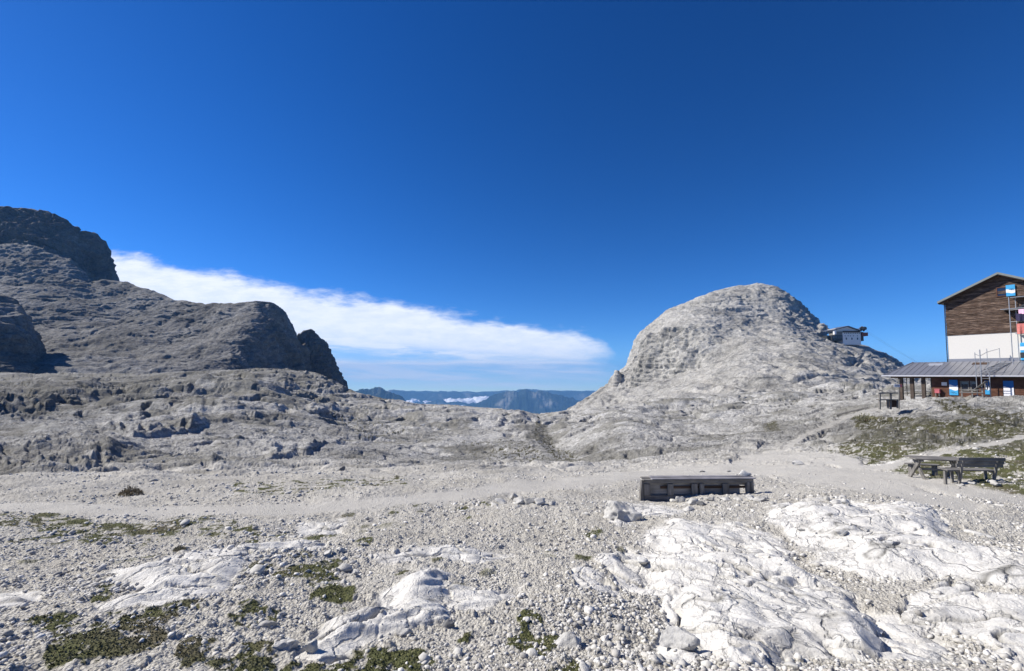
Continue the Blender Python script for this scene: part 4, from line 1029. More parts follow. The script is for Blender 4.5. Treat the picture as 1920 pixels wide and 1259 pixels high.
MB().tube([(ya[0], 0, rel(1832, 664, dL)[2]), (ya[0] + .42, 0, rel(1837, 668, dL)[2]), (hb_[0], hb_[1], rel(1852.5, 660.5, 3.6)[2]), (hc_[0], hc_[1], rel(1875.5, 654, .8)[2])], .028).build('hand_rail', MET_GALV, L)
# roof stairs lying on the slope
st_ = MB(); n_ = 7
p0 = Vector(rel(1845, 700, 5.7)); p1 = Vector(rel(1884, 682.5, 1.0))
for i in range(n_):
    c = p0.lerp(p1, i / (n_ - 1)); st_.box((c.x - .45, c.y - .14, c.z + .10), (c.x + .45, c.y + .14, c.z + .14))
st_.beam(p0 + Vector((-.47, 0, .08)), p1 + Vector((-.47, 0, .08)), .05, .1).beam(p0 + Vector((.47, 0, .08)), p1 + Vector((.47, 0, .08)), .05, .1)
st_.build('roof_steps', MET_GALV, L)

# steel fire stair platforms along the gable with washing hung from them
F_ = empty('fire_escape', at_local(loc(1895, 670, .8)[0], -.8, 0), A_, 'galvanised fire escape with landings against the upper timber wall', 'fire escape')
fx = loc(1895, 670, .8)[0]
zb = loc(1900, 684, .8)[1]; xr_ = 4.2
u0 = loc(1894, 600, 1.5)[0] - fx; 
MB().tube([(u0, -.7, zb - .7), (u0, -.7, loc(1894, 557, 1.5)[1])], .045).build('upright', MET_GALV, F_)
MB().tube([(u0 + .33, .55, zb - .3), (u0 + .33, .55, loc(1897, 557, 1.5)[1])], .045).build('upright', MET_GALV, F_)
MB().tube([(u0 + 2.2, -.7, zb - .7), (u0 + 2.2, -.7, loc(1894, 557, 1.5)[1])], .045).build('upright', MET_GALV, F_)
for (py, xa) in ((558, .1), (579, -.75), (626, .35)):
    zz_ = loc(1897, py, 1.2)[1]
    pl = MB().box((u0 + xa, -.75, zz_ - .07), (u0 + xr_, .7, zz_), bev=.01).build('landing', MET_GALV, F_)
MB().tube([(u0 + .0, -.72, loc(1897, 582, 1.2)[1]), (u0 + xr_, -.72, loc(1897, 582, 1.2)[1])], .025).tube([(u0, -.72, loc(1897, 604, 1.2)[1]), (u0 + xr_, -.72, loc(1897, 604, 1.2)[1])], .025).build('hand_rail', MET_GALV, F_)
MB().beam((u0 + .5, -.3, loc(1897, 580, 1)[1]), (u0 + 2.8, -.3, loc(1897, 558, 1)[1]), .05, .2).beam((u0 + .5, .3, loc(1897, 580, 1)[1]), (u0 + 2.8, .3, loc(1897, 558, 1)[1]), .05, .2).build('stair_stringer', MET_DARK, F_)
MB().box((u0 + .55, -.3, loc(1897, 672, 1)[1]), (u0 + 1.1, .1, loc(1897, 668, 1)[1] + .4), bev=.05).build('lamp', MET_DARK, F_)
def cloth(name, a, b, c, d, mat, label, cat, seed):
    x0, z0, x1, z1 = rect(a, b, c, d, 1.62)
    X, Zz = np.meshgrid(np.linspace(0, x1 - x0, 26), np.linspace(0, z1 - z0, 14)); t = (z1 - z0 - Zz) / (z1 - z0)
    Yy = .06 * np.sin(X * 9 + seed) * (.3 + t) + .03 * np.sin(X * 21 + seed * 2) * t
    Zb = Zz + .04 * np.sin(X * 7 + seed) * t
    P = np.concatenate([np.stack([X, Yy, Zb], -1).reshape(-1, 3), np.stack([X, Yy + .012, Zb], -1).reshape(-1, 3)])
    f = grid_faces(14, 26); o = np_mesh(name, P, np.concatenate([f, f[:, ::-1] + 14 * 26]), mat, smooth=True)
    o.location = at_local(x0, -1.62, z0); o.rotation_euler = (0, 0, A_); tag(o, label, cat); return o
cloth('hanging_towel', 1909, 580.5, 1921, 588.5, FL_PINK, 'pale pink towel hung on the upper fire escape rail', 'towel', 1)
cloth('hanging_blanket', 1904, 589, 1940, 600, FL_NAVY, 'dark navy blanket hung below the pink towel on the fire escape', 'blanket', 2)
cloth('hanging_blanket', 1906, 607.5, 1940, 624.5, FL_RED, 'red and white striped blanket hung from the lower fire escape rail', 'blanket', 3)
x0, z0, x1, z1 = rect(1912, 643, 1950, 676, .3)
MB().box((x0, -.35, z0), (x1, -.05, z1), bev=.1).build('balcony_panel', C_CYAN, hut)
MB().box((x0 - .01, -.37, z0 + (z1 - z0) * .3), (x1, -.353, z0 + (z1 - z0) * .43)).box((x0 - .01, -.37, z0 + (z1 - z0) * .58), (x1, -.353, z0 + (z1 - z0) * .78)).build('balcony_stripe', C_WHITE, hut)

# timber picnic deck with a slanted chair by the ladder
D_ = empty('wooden_terrace', at_local(loc(1825, 742, 7.2)[0], -7.2, 0), A_, 'low grey plank terrace with a sloping board ramp before the hut windows', 'terrace')
dx0 = loc(1825, 742, 7.2)[0]; tA = loc(1804, 742, 7.2)[0] - dx0; tB = loc(1848, 742, 7.2)[0] - dx0
zt = loc(1825, 730.5, 7.2)[1]; zb_ = loc(1825, 742.5, 7.2)[1]
m = MB()
for i in range(6): m.box((tA, -.9 + .3 * i, zt - .06), (tB, -.9 + .3 * i + .27, zt), bev=.01)
m.build('deck', W_GREY, D_)
for x_ in (tA + .1, (tA + tB) / 2, tB - .15): MB().box((x_, -.85, zb_ - .4), (x_ + .12, -.73, zt - .063)).build('post', W_GREYV, D_)
MB().box((tA, -.93, (zt + zb_) / 2 - .02), (tB, -.903, (zt + zb_) / 2 + .1)).build('brace', W_GREY, D_)
p0 = Vector((loc(1828, 731, 7.5)[0] - dx0, -.6, zt)); p1 = Vector((loc(1849, 715.5, 7.5)[0] - dx0, -.6, loc(1849, 715.5, 7.5)[1]))
rm = MB()
for j in range(4): rm.beam(p0 + Vector((0, j * .32, .02)), p1 + Vector((0, j * .32, .02)), .28, .05)
rm.build('ramp', W_GREY, D_)
for oy in (0, .95): MB().beam(p1 + Vector((-.05, oy, -.05)), Vector((p1.x - .05, -.6 + oy, zt)), .08, .08).build('ramp_strut', W_GREYV, D_)

# bench rail with a dark chest, left of the portico
q = on_ground(1668, 764); q.z = q.z
B_ = empty('bench_rail', (0, 0, 0), 0, 'grey timber bench with a high back rail left of the portico', 'bench')
Yb = 50.0
def wp(px, py, Y=50.0): return Vector([float(v) for v in world(px, py, Y)])
def q_beam(a, b, w, h, Y=Yb, Y2=None): return MB().beam(wp(*a, Y), wp(*b, Y2 or Y), w, h)
B_.location = wp(1668, 763)
def child(mb, name, mat, par):
    o = mb.build(name, mat, par)
    for v in o.data.vertices: v.co -= par.location
    return o
m = MB().beam(wp(1647, 737.3), wp(1685, 737.3), .16, .12); child(m, 'top_rail', W_GREY, B_)
m = MB().beam(wp(1646, 749.8), wp(1685, 749.8), .5, .10); child(m, 'seat', W_GREY, B_)
for a in (1649.5, 1670): child(MB().beam(wp(a, 768), wp(a, 738.2), .17, .12), 'post', W_GREYV, B_)
for a in (1665, 1683): child(MB().beam(wp(a, 766, 49.8), wp(a, 750.6, 49.8), .14, .12), 'leg', W_GREYV, B_)
ch = empty('wooden_chest', wp(1675.5, 763.5, 50.3), 0, 'dark wooden chest standing under the seat of the bench rail', 'chest')
w1 = 5.5 / 853 * 50; child(MB().box(tuple(wp(1669.5, 764, 50.1)), tuple(wp(1681.5, 752.5, 50.1) + Vector((0, .5, 0)))), 'body', W_DARK, ch)
child(MB().box(tuple(wp(1669.2, 752.4, 50.07)), tuple(wp(1681.8, 751.2, 50.07) + Vector((0, .56, 0)))), 'lid', W_DARK, ch)

# trail sign
S_ = empty('trail_signpost', wp(1685.8, 765, 49), 0, 'slim grey trail signpost with white and red arrow boards by the portico', 'signpost')
child(MB().tube([wp(1685.8, 768, 49), wp(1685.8, 711, 49)], .055), 'post', W_GREYV, S_)
def arrow(a, b, c, d, red_right, Y):
    p = [wp(a, c, Y), wp(b, c, Y), wp(b + 1.5, (c + d) / 2, Y), wp(b, d, Y), wp(a, d, Y)]
    m = MB(); n_ = 5; m.add([tuple(v) for v in p] + [tuple(v + Vector((0, .03, 0))) for v in p], [(0,1,2,3,4),(9,8,7,6,5)] + [(i, i + 5, (i + 1) % 5 + 5, (i + 1) % 5) for i in range(5)])
    o = child(m, 'arrow_board', C_WHITE, S_)
    r0 = MB().box(tuple(wp(b - 2.2, d, Y - .012)), tuple(wp(b + .3, c, Y - .012) + Vector((0, .01, 0)))); child(r0, 'red_tip', C_RED, o) if 0 else None
    rt = r0.build('red_tip', C_RED, o); 
    for v in rt.data.vertices: v.co -= S_.location
    t0 = MB().box(tuple(wp(a + 2.5, (c + d) / 2 + .5, Y - .012)), tuple(wp(b - 4, (c + d) / 2 - .5, Y - .012) + Vector((0, .01, 0)))).build('writing', C_MARK, o)
    for v in t0.data.vertices: v.co -= S_.location
arrow(1676.5, 1690.5, 721.2, 726.2, True, 48.9)

# ------------------------------------------------------------------ cable car station on the shoulder
YS = 568.0
def sp(px, py, dy=0): return Vector([float(v) for v in world(px, py - 1.2, YS + dy)])
base = sp(1590, 642)
CS = empty('cable_car_station', base, 0, 'white cable car station with a grey gabled roof high on the shoulder of the dome', 'station')
def sbox(a, b, c, d, y0, y1, name, mat, par=None, grow=0):
    p = sp(a, d, y0); q = sp(c, b, y0)
    o = MB().box((p.x, p.y, p.z), (q.x, p.y + (y1 - y0), q.z)).build(name, mat, par or CS)
    for v in o.data.vertices: v.co -= base
    return o
sbox(1581, 625, 1613.5, 648, 0, 16, 'main_block', P_WHITE2)
sbox(1567, 617.5, 1612.5, 625.2, 3, 18, 'upper_block', P_WHITE2)
def sprism(pts, y0, y1, name, mat):
    P = [sp(a, b, y0) - base for a, b in pts]; dy = y1 - y0; n = len(P)
    return MB().add([tuple(p) for p in P] + [tuple(p + Vector((0, dy, 0))) for p in P], [tuple(range(n)), tuple(range(2 * n - 1, n - 1, -1))] + [(i, i + n, (i + 1) % n + n, (i + 1) % n) for i in range(n)]).build(name, mat, CS)
sprism([(1569, 619.5), (1592, 613.8), (1611, 621), (1611, 622), (1569, 622)], 1.5, 18, 'gable', P_WHITE2)
rfs = sprism([(1563.5, 619.4), (1591, 612.2), (1616, 621.6), (1616, 622.9), (1591.2, 614.2), (1563.5, 620.6)], -1, 20, 'roof', mat_plain('slate_blue_roof', (.10, .11, .14), .6))
sbox(1581.5, 622.2, 1613, 624.9, -.8, .4, 'balcony', W_DARK)
for i in range(9): sbox(1583 + i * 3.4, 625.6, 1584.9 + i * 3.4, 627.2, -.15, .3, 'window', GLASS)
for i, a in enumerate((1584, 1589.5, 1594, 1599.5, 1607)): sbox(a, 630.6, a + 1.5, 632, -.15, .3, 'window', GLASS)
for a in (1586, 1596.5, 1607): sbox(a, 634.6, a + 1.9, 638.6, -.15, .3, 'door', GLASS)
sbox(1567.5, 623.5, 1581, 630, 1, 14, 'side_block', W_GREY); sbox(1560, 630, 1581, 640, .5, 14, 'terrace_block', MET_DARK)
sbox(1551, 631, 1560, 637, 3, 12, 'terrace_wing', MET_DARK)
for i in range(4): sbox(1562 + i * 4.6, 631.5, 1565 + i * 4.6, 636, .2, .6, 'terrace_window', mat_plain('grey_glass', (.10, .11, .13), .2))
sbox(1564.8, 620, 1568, 628.5, .3, 3, 'chimney', C_WHITE); sbox(1613.6, 624, 1618.8, 641, 3, 12, 'docking_wall', MET_DARK)
sbox(1616.5, 625, 1627.5, 631.5, 2, 10, 'docking_bay', mat_plain('rusty_red', (.20, .05, .035), .7))
mch = MB()
for a, b, c, d in ((1611, 620, 1616, 614.5), (1616, 614.5, 1624, 619), (1616, 619, 1622, 615), (1613, 622, 1620, 617), (1619, 622, 1624, 616), (1612, 617, 1622, 618)):
    mch.beam(sp(a, b, 4) - base, sp(c, d, 6) - base, 1.4, 1.6)
mch.tube([sp(1617, 617, 3) - base, sp(1617, 617, 9) - base], 2.1, 14)
mch.build('cable_wheel_frame', MET_DARK, CS)
for i, (a, b, c, d) in enumerate(((1622, 619, 1790, 712), (1625, 625, 1800, 716))):
    p, q_ = sp(a, b, 5), Vector([float(v) for v in world(c, d, 900)])
    pts = [p.lerp(q_, t / 14) - Vector((0, 0, 22 * (t / 14) * (1 - t / 14))) for t in range(15)]
    o = MB().tube(pts, .06, 5).build('cable', MET_DARK, None)
    tag(o, ['upper thin cable running down right from the cable car station', 'lower thin cable running down right from the cable car station'][i], 'cable', 'cables of the cable car')

# ------------------------------------------------------------------ wooden trough with a lid, in the middle ground
YT = 15.4
def tp_(px, py, Y=YT): return Vector([float(v) for v in world(px, py, Y)])
pl_, pr_ = tp_(1206, 934), tp_(1414, 933, YT + .1)
wid = (pr_ - pl_).length; zbT = -4.02
rot = math.atan2(pr_.y - pl_.y, pr_.x - pl_.x); hT = tp_(1300, 897.5)[2] - tp_(1300, 934)[2]
zbT = tp_(1300, 934.5)[2]
T_ = empty('lidded_trough', (pl_.x, pl_.y, zbT), rot, 'long low weathered timber crib with a boarded lid, amid white rubble', 'trough')
X_ = lambda px: (px - 1206) / 208 * wid
Zt = hT
lo_ = -.25
MB().box((X_(1208), 0, lo_), (X_(1416), .09, .085), bev=.01).build('bottom_rail', W_GREY, T_)
MB().box((X_(1208), -.004, Zt * .74), (X_(1414), .07, Zt - .04), bev=.01).build('top_rail', W_GREY, T_)
for a, b in ((1207.5, 1219), (1252, 1262.5), (1297, 1307.5), (1312, 1320), (1355.5, 1367), (1400, 1407), (1408, 1413.5)):
    MB().box((X_(a), -.03, .087), (X_(b), .07, Zt * .74 - .003) if a < 1400 else (X_(b), .07, Zt * .8), bev=.008).build('post', W_GREYV, T_)
MB().beam((X_(1201) , -.06, lo_), (X_(1206.5), .02, Zt - .05), .05, .22).build('brace', W_GREYV, T_)
bk = MB()
for i in range(4): bk.box((X_(1210), .12 + .004 * i, lo_ + .21 * i), (X_(1391 if i < 3 else 1412), .15 + .004 * i, lo_ + .21 * i + .22))
bk.build('back_board', mat_wood('shade_lifted_boards', (.20, .19, .17), (.42, .40, .37)), T_)  # board colour lightened to offset the shade inside the bays
for a_, b2_ in ((1210, 1214), (1300, 1306), (1404, 1412)): MB().box((X_(a_), .19, -.2), (X_(b2_), .236, Zt - .06)).build('back_post', W_GREYV, T_)
for a, b in ((1208, 1211), (1411, 1414)):
    m = MB()
    for i in range(2): m.box((X_(a), .10, .05 + .3 * i), (X_(b), .19, .05 + .3 * i + .26))
    m.build('end_board', W_GREY, T_)
MB().box((X_(1240), .071, Zt * .46), (X_(1400), .10, Zt * .58)).build('middle_rail', W_DARK, T_)
for i, (x0_, x1_) in enumerate(((1206, 1224), (1222, 1416))):
    m = MB(); n_ = 2
    for j in range(n_):
        y0_ = -.07 + j * .2
        m.box((X_(x0_), y0_, Zt - .035 + .02 * j + (.012 if i else -.02)), (X_(x1_), y0_ + .192, Zt + .0 + .02 * j + (.012 if i else -.02)), bev=.006)
    m.build('lid' if i else 'lid_end', mat_wood('silvery_board', (.16, .155, .16), (.34, .33, .35)) if i else W_GREY, T_)

# ------------------------------------------------------------------ picnic table and benches
def grounded(px, py):
    g_ = on_ground(px, py); return g_
PT = empty('picnic_table', grounded(1757, 897), math.radians(-14), 'grey weathered picnic table on the grass beside the light gravel path', 'table')
m = MB()
for i in range(5): m.box((-.86, -.40 + i * .165, .715), (.86, -.40 + i * .165 + .155, .755), bev=.008)
m.build('table_top', W_GREY, PT)
for sx in (-.62, .55):
    for sg in (-1, 1):
        MB().beam((sx + .03 * sg, -.48 * sg, -.12), (sx + .03 * sg, .26 * sg, .70), .06, .13).build('leg', W_GREYV, PT)
    MB().box((sx - .04, -.36, .645), (sx + .04, .36, .712)).build('bearer', W_GREY, PT)
MB().box((-.62, -.03, .28), (.55, .03, .36)).build('stretcher', W_GREY, PT)
FB = empty('bench', grounded(1742, 893), math.radians(-14), 'low backless plank bench along the left front of the picnic table', 'bench')
FB.location += Vector((-.12, .08, 0))
MB().box((-.62, -.13, .40), (.50, .13, .445), bev=.008).build('seat', W_GREY, FB)
for sx in (-.45, .36): MB().box((sx - .05, -.11, -.12), (sx + .05, .11, .397), bev=.01).build('leg', W_GREYV, FB)
BB = empty('bench', grounded(1826, 904), math.radians(-3), 'grey timber bench with a tall plank backrest in front of the picnic table', 'bench')
m = MB()
for i in range(3): m.box((-1.0, -.10 + i * .145, .41), (.74, -.10 + i * .145 + .135, .45), bev=.006)
m.build('seat', W_GREY, BB)
m = MB()
for i in range(3):
    za = .56 + i * .125; zb2 = za + .118; ya_ = -.16 - .05 * i
    m.box((-.72, ya_, za), (.92, ya_ + .035, zb2), bev=.006)
m.build('backrest', W_GREY, BB)
for sx in (-.52, .68):
    MB().beam((sx, .02, -.12), (sx, -.11, .45), .07, .08).beam((sx, -.11, .45), (sx, -.235, .90), .07, .06).build('back_leg', W_GREYV, BB)
    MB().box((sx - .035, .24, -.12), (sx + .035, .31, .405)).build('leg', W_GREYV, BB)
    MB().box((sx - .03, -.09, .34), (sx + .03, .235, .405)).build('bearer', W_GREY, BB)
MB().box((-.95, .06, -.12), (-.88, .14, .405)).build('leg', W_GREYV, BB)
BB.scale = (.93, .93, .93)
# small retaining beam by the path
lg = MB().beam(on_ground(1568, 781) + Vector((0, 0, .12)), on_ground(1628, 767) + Vector((0, 0, .12)), .22, .22, bev=.03).build('path_log', W_GREY)
tag(lg, 'long grey log edging the gravel path below the hut', 'log')
# ------------------------------------------------------------------ stones
def ico(sub):
    bm = bmesh.new(); bmesh.ops.create_icosphere(bm, subdivisions=sub, radius=1)
    bm.verts.index_update(); V = np.array([v.co[:] for v in bm.verts], F32); Fc = np.array([[v.index for v in f.verts] for f in bm.faces], np.int32); bm.free()
    return V, Fc
ICO1, ICO2, ICO3, ICO4 = ico(1), ico(2), ico(3), ico(5)
def rock_shape(ic, seed, cuts=7, rough=.12):
    """angular block: a sphere cut by random planes"""
    g = np.random.default_rng(seed); V = ic[0].copy()
    for _ in range(cuts):
        n = g.normal(size=3); n /= np.linalg.norm(n); d = g.uniform(.38, .78)
        k = V @ n; V -= np.outer(np.maximum(k - d, 0), n).astype(F32)
    if rough:
        V = V * (1 + rough * fbm3(V[:, 0] * 1.7 + seed, V[:, 1] * 1.7, V[:, 2] * 1.7, 3, seed, .55))[:, None]
    V[:, 2] *= g.uniform(.55, .85); V[:, 0] *= g.uniform(.8, 1.3)
    return V.astype(F32)
def rotz(V, a):
    c, s_ = np.cos(a), np.sin(a); return np.stack([V[..., 0] * c - V[..., 1] * s_, V[..., 0] * s_ + V[..., 1] * c, V[..., 2]], -1)

def scatter_stones():
    N_ = 120000
    u = RNG.uniform(-60, 1990, N_); r_ = np.exp(RNG.uniform(math.log(2.6), math.log(46), N_))
    az = np.arctan((u - 960) / FOC); x = r_ * np.sin(az); y = r_ * np.cos(az)
    h, m = terrain(x, y)
    clump = fbm(x * .35, y * .35, 3, 301, .6); c2 = fbm(x * 1.3, y * 1.3, 2, 305)
    p = (.62 + .75 * clump + .5 * c2) * (1 - .96 * m[:, 1]) * (1 - .96 * m[:, 2]) * (1 - .75 * m[:, 0]) * (1 - ss(14, 40, r_) * .7)
    keep = RNG.uniform(size=N_) < p
    x, y, h, r_ = x[keep], y[keep], h[keep], r_[keep]; n = len(x)
    size = (.007 + .018 * RNG.uniform(size=n) ** 3.5 + .022 * (RNG.uniform(size=n) > .97)) * (1 + r_ / 22) * np.where(r_ > 20, 1.0, 1.0)
    size *= 1 + .5 * np.clip(fbm(x * .35, y * .35, 3, 301, .6), 0, 1)
    Vs, Fs, off = [], [], 0
    bases = [rock_shape(ICO1, 400 + i, 9, 0) for i in range(14)]
    for b in range(14):
        I = np.nonzero((np.arange(n) % 14) == b)[0]; V = bases[b]
        sc3 = RNG.uniform(.75, 1.35, (len(I), 1, 3)) * size[I][:, None, None]
        P = V[None] * sc3; t = RNG.uniform(-.5, .5, (len(I), 1)); cz, sz = np.cos(t), np.sin(t)
        P = np.stack([P[..., 0] * cz + P[..., 2] * sz, P[..., 1], -P[..., 0] * sz + P[..., 2] * cz], -1)
        P = rotz(P, RNG.uniform(0, 6.28, (len(I), 1)))
        P[..., 0] += x[I][:, None]; P[..., 1] += y[I][:, None]; P[..., 2] += (h[I] + size[I] * .12)[:, None]
        Vs.append(P.reshape(-1, 3)); Fs.append((ICO1[1][None] + (np.arange(len(I)) * len(V))[:, None, None]).reshape(-1, 3) + off); off += len(I) * len(V)
    s = NT('loose_gravel'); geo = s.n('ShaderNodeNewGeometry').outputs['Random Per Island']; p_ = s.pos(); g = s.noise(p_, 40, 5, .7)
    c = s.mix(1, s.ramp(geo, [(0, (.31, .30, .285)), (.25, (.45, .44, .42)), (.7, (.56, .55, .525)), (1, (.70, .69, .665))]), s.ramp(g, [(.3, .8), (.7, 1.04)]), 'MULTIPLY')
    c = s.mix(1, c, (1.03, 1.02, .99), 'MULTIPLY')
    o = np_mesh('gravel', np.concatenate(Vs), np.concatenate(Fs), s.fin(c, .95, s.bump(g, .01, .6), spec=.12))
    tag(o, 'pale grey limestone gravel strewn over the plateau', 'gravel', kind='stuff')
    print('stones', n)
scatter_stones()

# individual rocks that can be told apart
def rock(px, py, w, flat, seed, label, cat='rock', mat=None, group=None, sink=None, rz=None, ic=None, name='rock'):
    g = on_ground(px, py); size = w / 2 / FOC * g.y; sink = (.4 if w > 45 else .28) if sink is None else sink
    V = rock_shape(ic or (ICO4 if w > 45 else ICO3), seed, 14, .30); V = V / np.abs(V[:, :2]).max(); V[:, 2] /= np.abs(V[:, 2]).max()
    V = V * np.array([1, .8, flat]) * size
    V = rotz(V, (rz if rz is not None else (seed * 1.7) % 1.0 - .5))
    o = np_mesh(name, V, (ic or (ICO4 if w > 45 else ICO3))[1], mat or M_STONE, smooth=False)
    o.location = g + Vector((0, 0, V[:, 2].max() * (1 - 2 * sink)))
    return tag(o, label, cat, group)
G_CAIRN = 'rubble heaped in front of the timber trough'
NAMED = [
 (1172, 972, 78, .62, 3, 'big bright white boulder at the left end of the timber trough', M_STONE),
 (1203, 1062, 30, .45, 5, 'flat pale slab stone between the turf dots and the big white outcrop', M_STONE),
 (838, 1180, 28, .75, 7, 'dark grey angular stone at the foot of the white outcrop', M_STONE_D),
 (755, 1194, 36, .6, 8, 'pale angular stone with a shaded side left of the dark grey stone', M_STONE),
 (1066, 1212, 74, .6, 11, 'wedge shaped white rock to the right of the large dark turf patch', M_STONE),
 (1578, 1003, 30, .5, 12, 'loose white block lying on top of the long right outcrop', M_STONE),
 (1504, 995, 18, .3, 13, 'thin flat stone on the long right outcrop left of the white block', M_STONE),
 (1586, 946, 22, .75, 14, 'upright white stone with a black shaded side in the small stone ring', M_STONE),
 (1568, 944, 26, .45, 15, 'low pale stone at the middle of the small stone ring', M_STONE),
 (1550, 938, 14, .8, 16, 'small white stone at the left of the small stone ring', M_STONE),
 (1395, 899, 26, .6, 17, None, None),
 (1278, 943, 24, .65, 18, 'roundish white stone in front of the middle of the trough', M_STONE),
 (1300, 946, 26, .6, 19, 'white stone with a dark side right of the roundish one', M_STONE),
 (1262, 943, 16, .6, 20, 'grey stone half buried under the left middle of the trough', M_STONE),
 (1291, 958, 30, .35, 21, 'long flat white stone lying below the heaped trough stones', M_STONE),
 (1315, 948, 18, .6, 22, 'brown grey triangular stone before the centre post of the trough', M_STONE_D),
 (1333, 940, 22, .5, 23, 'white stone under the right middle bay of the trough', M_STONE),
 (1360, 938, 26, .45, 24, 'low wide white stone under the right bay of the trough', M_STONE),
 (1386, 940, 20, .45, 25, 'white stone before the broken right bay of the trough', M_STONE),
 (1409, 938, 22, .6, 26, 'white stone against the right foot of the trough', M_STONE),
 (1428, 942, 26, .75, 27, 'bright upright stone just right of the trough', M_STONE),
 (1447, 946, 22, .5, 28, 'pale broken stone right of the bright upright one', M_STONE),
 (1467, 952, 20, .6, 29, 'last white stone of the row trailing right from the trough', M_STONE),
 (940, 946, 34, .65, 30, 'rounded boulder at the left end of the low rock ridge', M_STONE),
 (962, 938, 22, .9, 31, 'pointed pale rock on top of the low rock ridge', M_STONE),
 (975, 946, 26, .7, 32, 'knobbly rock in the middle of the low rock ridge', M_STONE),
 (996, 945, 28, .6, 33, 'flat topped rock right of the middle of the low rock ridge', M_STONE),
 (1015, 947, 26, .6, 34, 'dark sided rock near the right end of the low rock ridge', M_STONE),
 (1034, 948, 20, .55, 35, 'last rock at the right end of the low rock ridge', M_STONE),
 (925, 950, 22, .4, 36, 'low rock at the far left foot of the low rock ridge', M_STONE),
 (643, 884, 14, .9, 37, 'small dark boulder standing alone on the grey flat behind the path', M_STONE_D),
 (672, 1048, 22, .6, 38, 'rounded stone just below the small round green cushion', M_STONE),
 (694, 1046, 16, .7, 39, 'small round stone right of the one below the green cushion', M_STONE),
 (661, 1058, 20, .55, 40, 'flat grey stone left below the small round green cushion', M_STONE),
 (614, 1042, 26, .55, 41, 'pale lone stone left of the small round green cushion', M_STONE),
 (1136, 1118, 22, .6, 42, 'dark grey stone on bare gravel left of the big outcrop', M_STONE_D),
 (1262, 1212, 92, .55, 43, 'broad split white rock at the lower edge of the big outcrop', M_STONE),
 (1105, 1235, 26, .5, 44, 'flat pale stone left of the broad split white rock', M_STONE),
 (604, 1098, 14, .8, 45, 'bright small stone sitting on the dark green turf cushion', M_STONE),
 (553, 1108, 12, .8, 46, 'tiny white stone at the left end of the dark turf cushion', M_STONE),
 (540, 1215, 60, .5, 47, 'broad pale rock among the rubble at the lower left of the centre outcrop', M_STONE),
 (500, 1175, 50, .45, 48, 'tilted pale block above the broad rock in the lower left rubble', M_STONE),
 (585, 1222, 44, .7, 49, 'sharp edged white block at the lower tip of the centre outcrop', M_STONE),
 (1840, 1008, 44, .3, 50, 'thin pale slab with a dark underside at the right end of the upper outcrop', M_STONE),
 (1495, 872, 30, .35, 51, 'low white rock lying in the sandy bend of the path', M_STONE),
 (1790, 905, 12, .6, 52, 'small white stone under the front leg of the backrest bench', M_STONE),
 (1802, 912, 13, .6, 53, 'small white stone in front of the backrest bench', M_STONE),
 (1868, 912, 26, .55, 54, 'bright white rock at the right foot of the backrest bench', M_STONE),
 (1728, 893, 14, .8, 55, 'white stone supporting the left leg of the low bench', M_STONE),
 (1738, 895, 12, .7, 56, 'second white stone under the low bench', M_STONE),
 (1822, 909, 14, .5, 57, 'flat white stone in the bright grass before the backrest bench', M_STONE),
]
for (px, py, w, fl, sd_, lab, mt) in NAMED:
    if lab: rock(px, py, w, fl, sd_, lab, 'rock', mt)
tb = rock(1300, 934, 22, .6, 61, 'rounded grey rock weighing down the right end of the trough lid', 'rock', M_STONE)
tb.location = T_.matrix_basis @ Vector((X_(1405), .25, Zt + .10)); tb.scale = (1.2, 1, 1)
for i, (a, yy, sd_) in enumerate(((1332, .6, 62), (1384, .6, 63))):
    q_ = rock(1300, 934, 12, .35, sd_, ['flat stone on the middle of the trough lid', 'flat stone on the trough lid beside the rounded grey rock'][i], 'rock', M_STONE)
    q_.location = T_.matrix_basis @ Vector((X_(a), yy, Zt + .11))

# the larger loose rocks: 230 individuals
protos = []
for i in range(9):
    V = rock_shape(ICO2, 700 + i, 9, .12); V = V / np.abs(V).max()
    me_o = np_mesh('rock', V, ICO2[1], M_STONE); protos.append(me_o)
n = 0; placed = []
tries = RNG.uniform(size=(6000, 6))
PX = -20 + tries[:, 0] * 1960; RR_ = np.exp(math.log(3.2) + tries[:, 1] * (math.log(60) - math.log(3.2))); AZ_ = np.arctan((PX - 960) / FOC)
XX_, YY_ = RR_ * np.sin(AZ_), RR_ * np.cos(AZ_); HH_, MM_ = terrain(XX_, YY_); CL = fbm(XX_ * .35, YY_ * .35, 3, 301, .6)
first = set()
for i in range(6000):
    if n >= 232: break
    m_ = MM_[i]
    if m_[2] > .2 or (m_[1] > .4 and tries[i, 2] > .12) or CL[i] + .35 * tries[i, 2] < .18: continue
    if RR_[i] > 48: continue
    s_ = (.022 + .04 * tries[i, 3] ** 3) * (1 + RR_[i] / 14)
    s_ *= 1.5 if (PX[i] < 760 and RR_[i] < 7.5) else 1.0; b = int(tries[i, 4] * 9) % 9
    o = protos[b] if b not in first else protos[b].copy()
    if b in first: COL.objects.link(o)
    first.add(b)
    o.location = (XX_[i], YY_[i], HH_[i] + s_ * .10); o.rotation_euler = (tries[i, 5] * .8 - .4, tries[i, 3] * .8 - .4, tries[i, 5] * 6.28)
    o.scale = (s_ * (.8 + .5 * tries[i, 2]), s_, s_ * (.6 + .35 * tries[i, 5]))
    zone = 'among the gravel and turf' ; tag(o, 'loose pale limestone rock lying among the gravel and turf', 'rock', 'loose limestone rocks on the plateau')
    n += 1
for i, o in enumerate(protos):
    if i not in first: bpy.data.objects.remove(o)

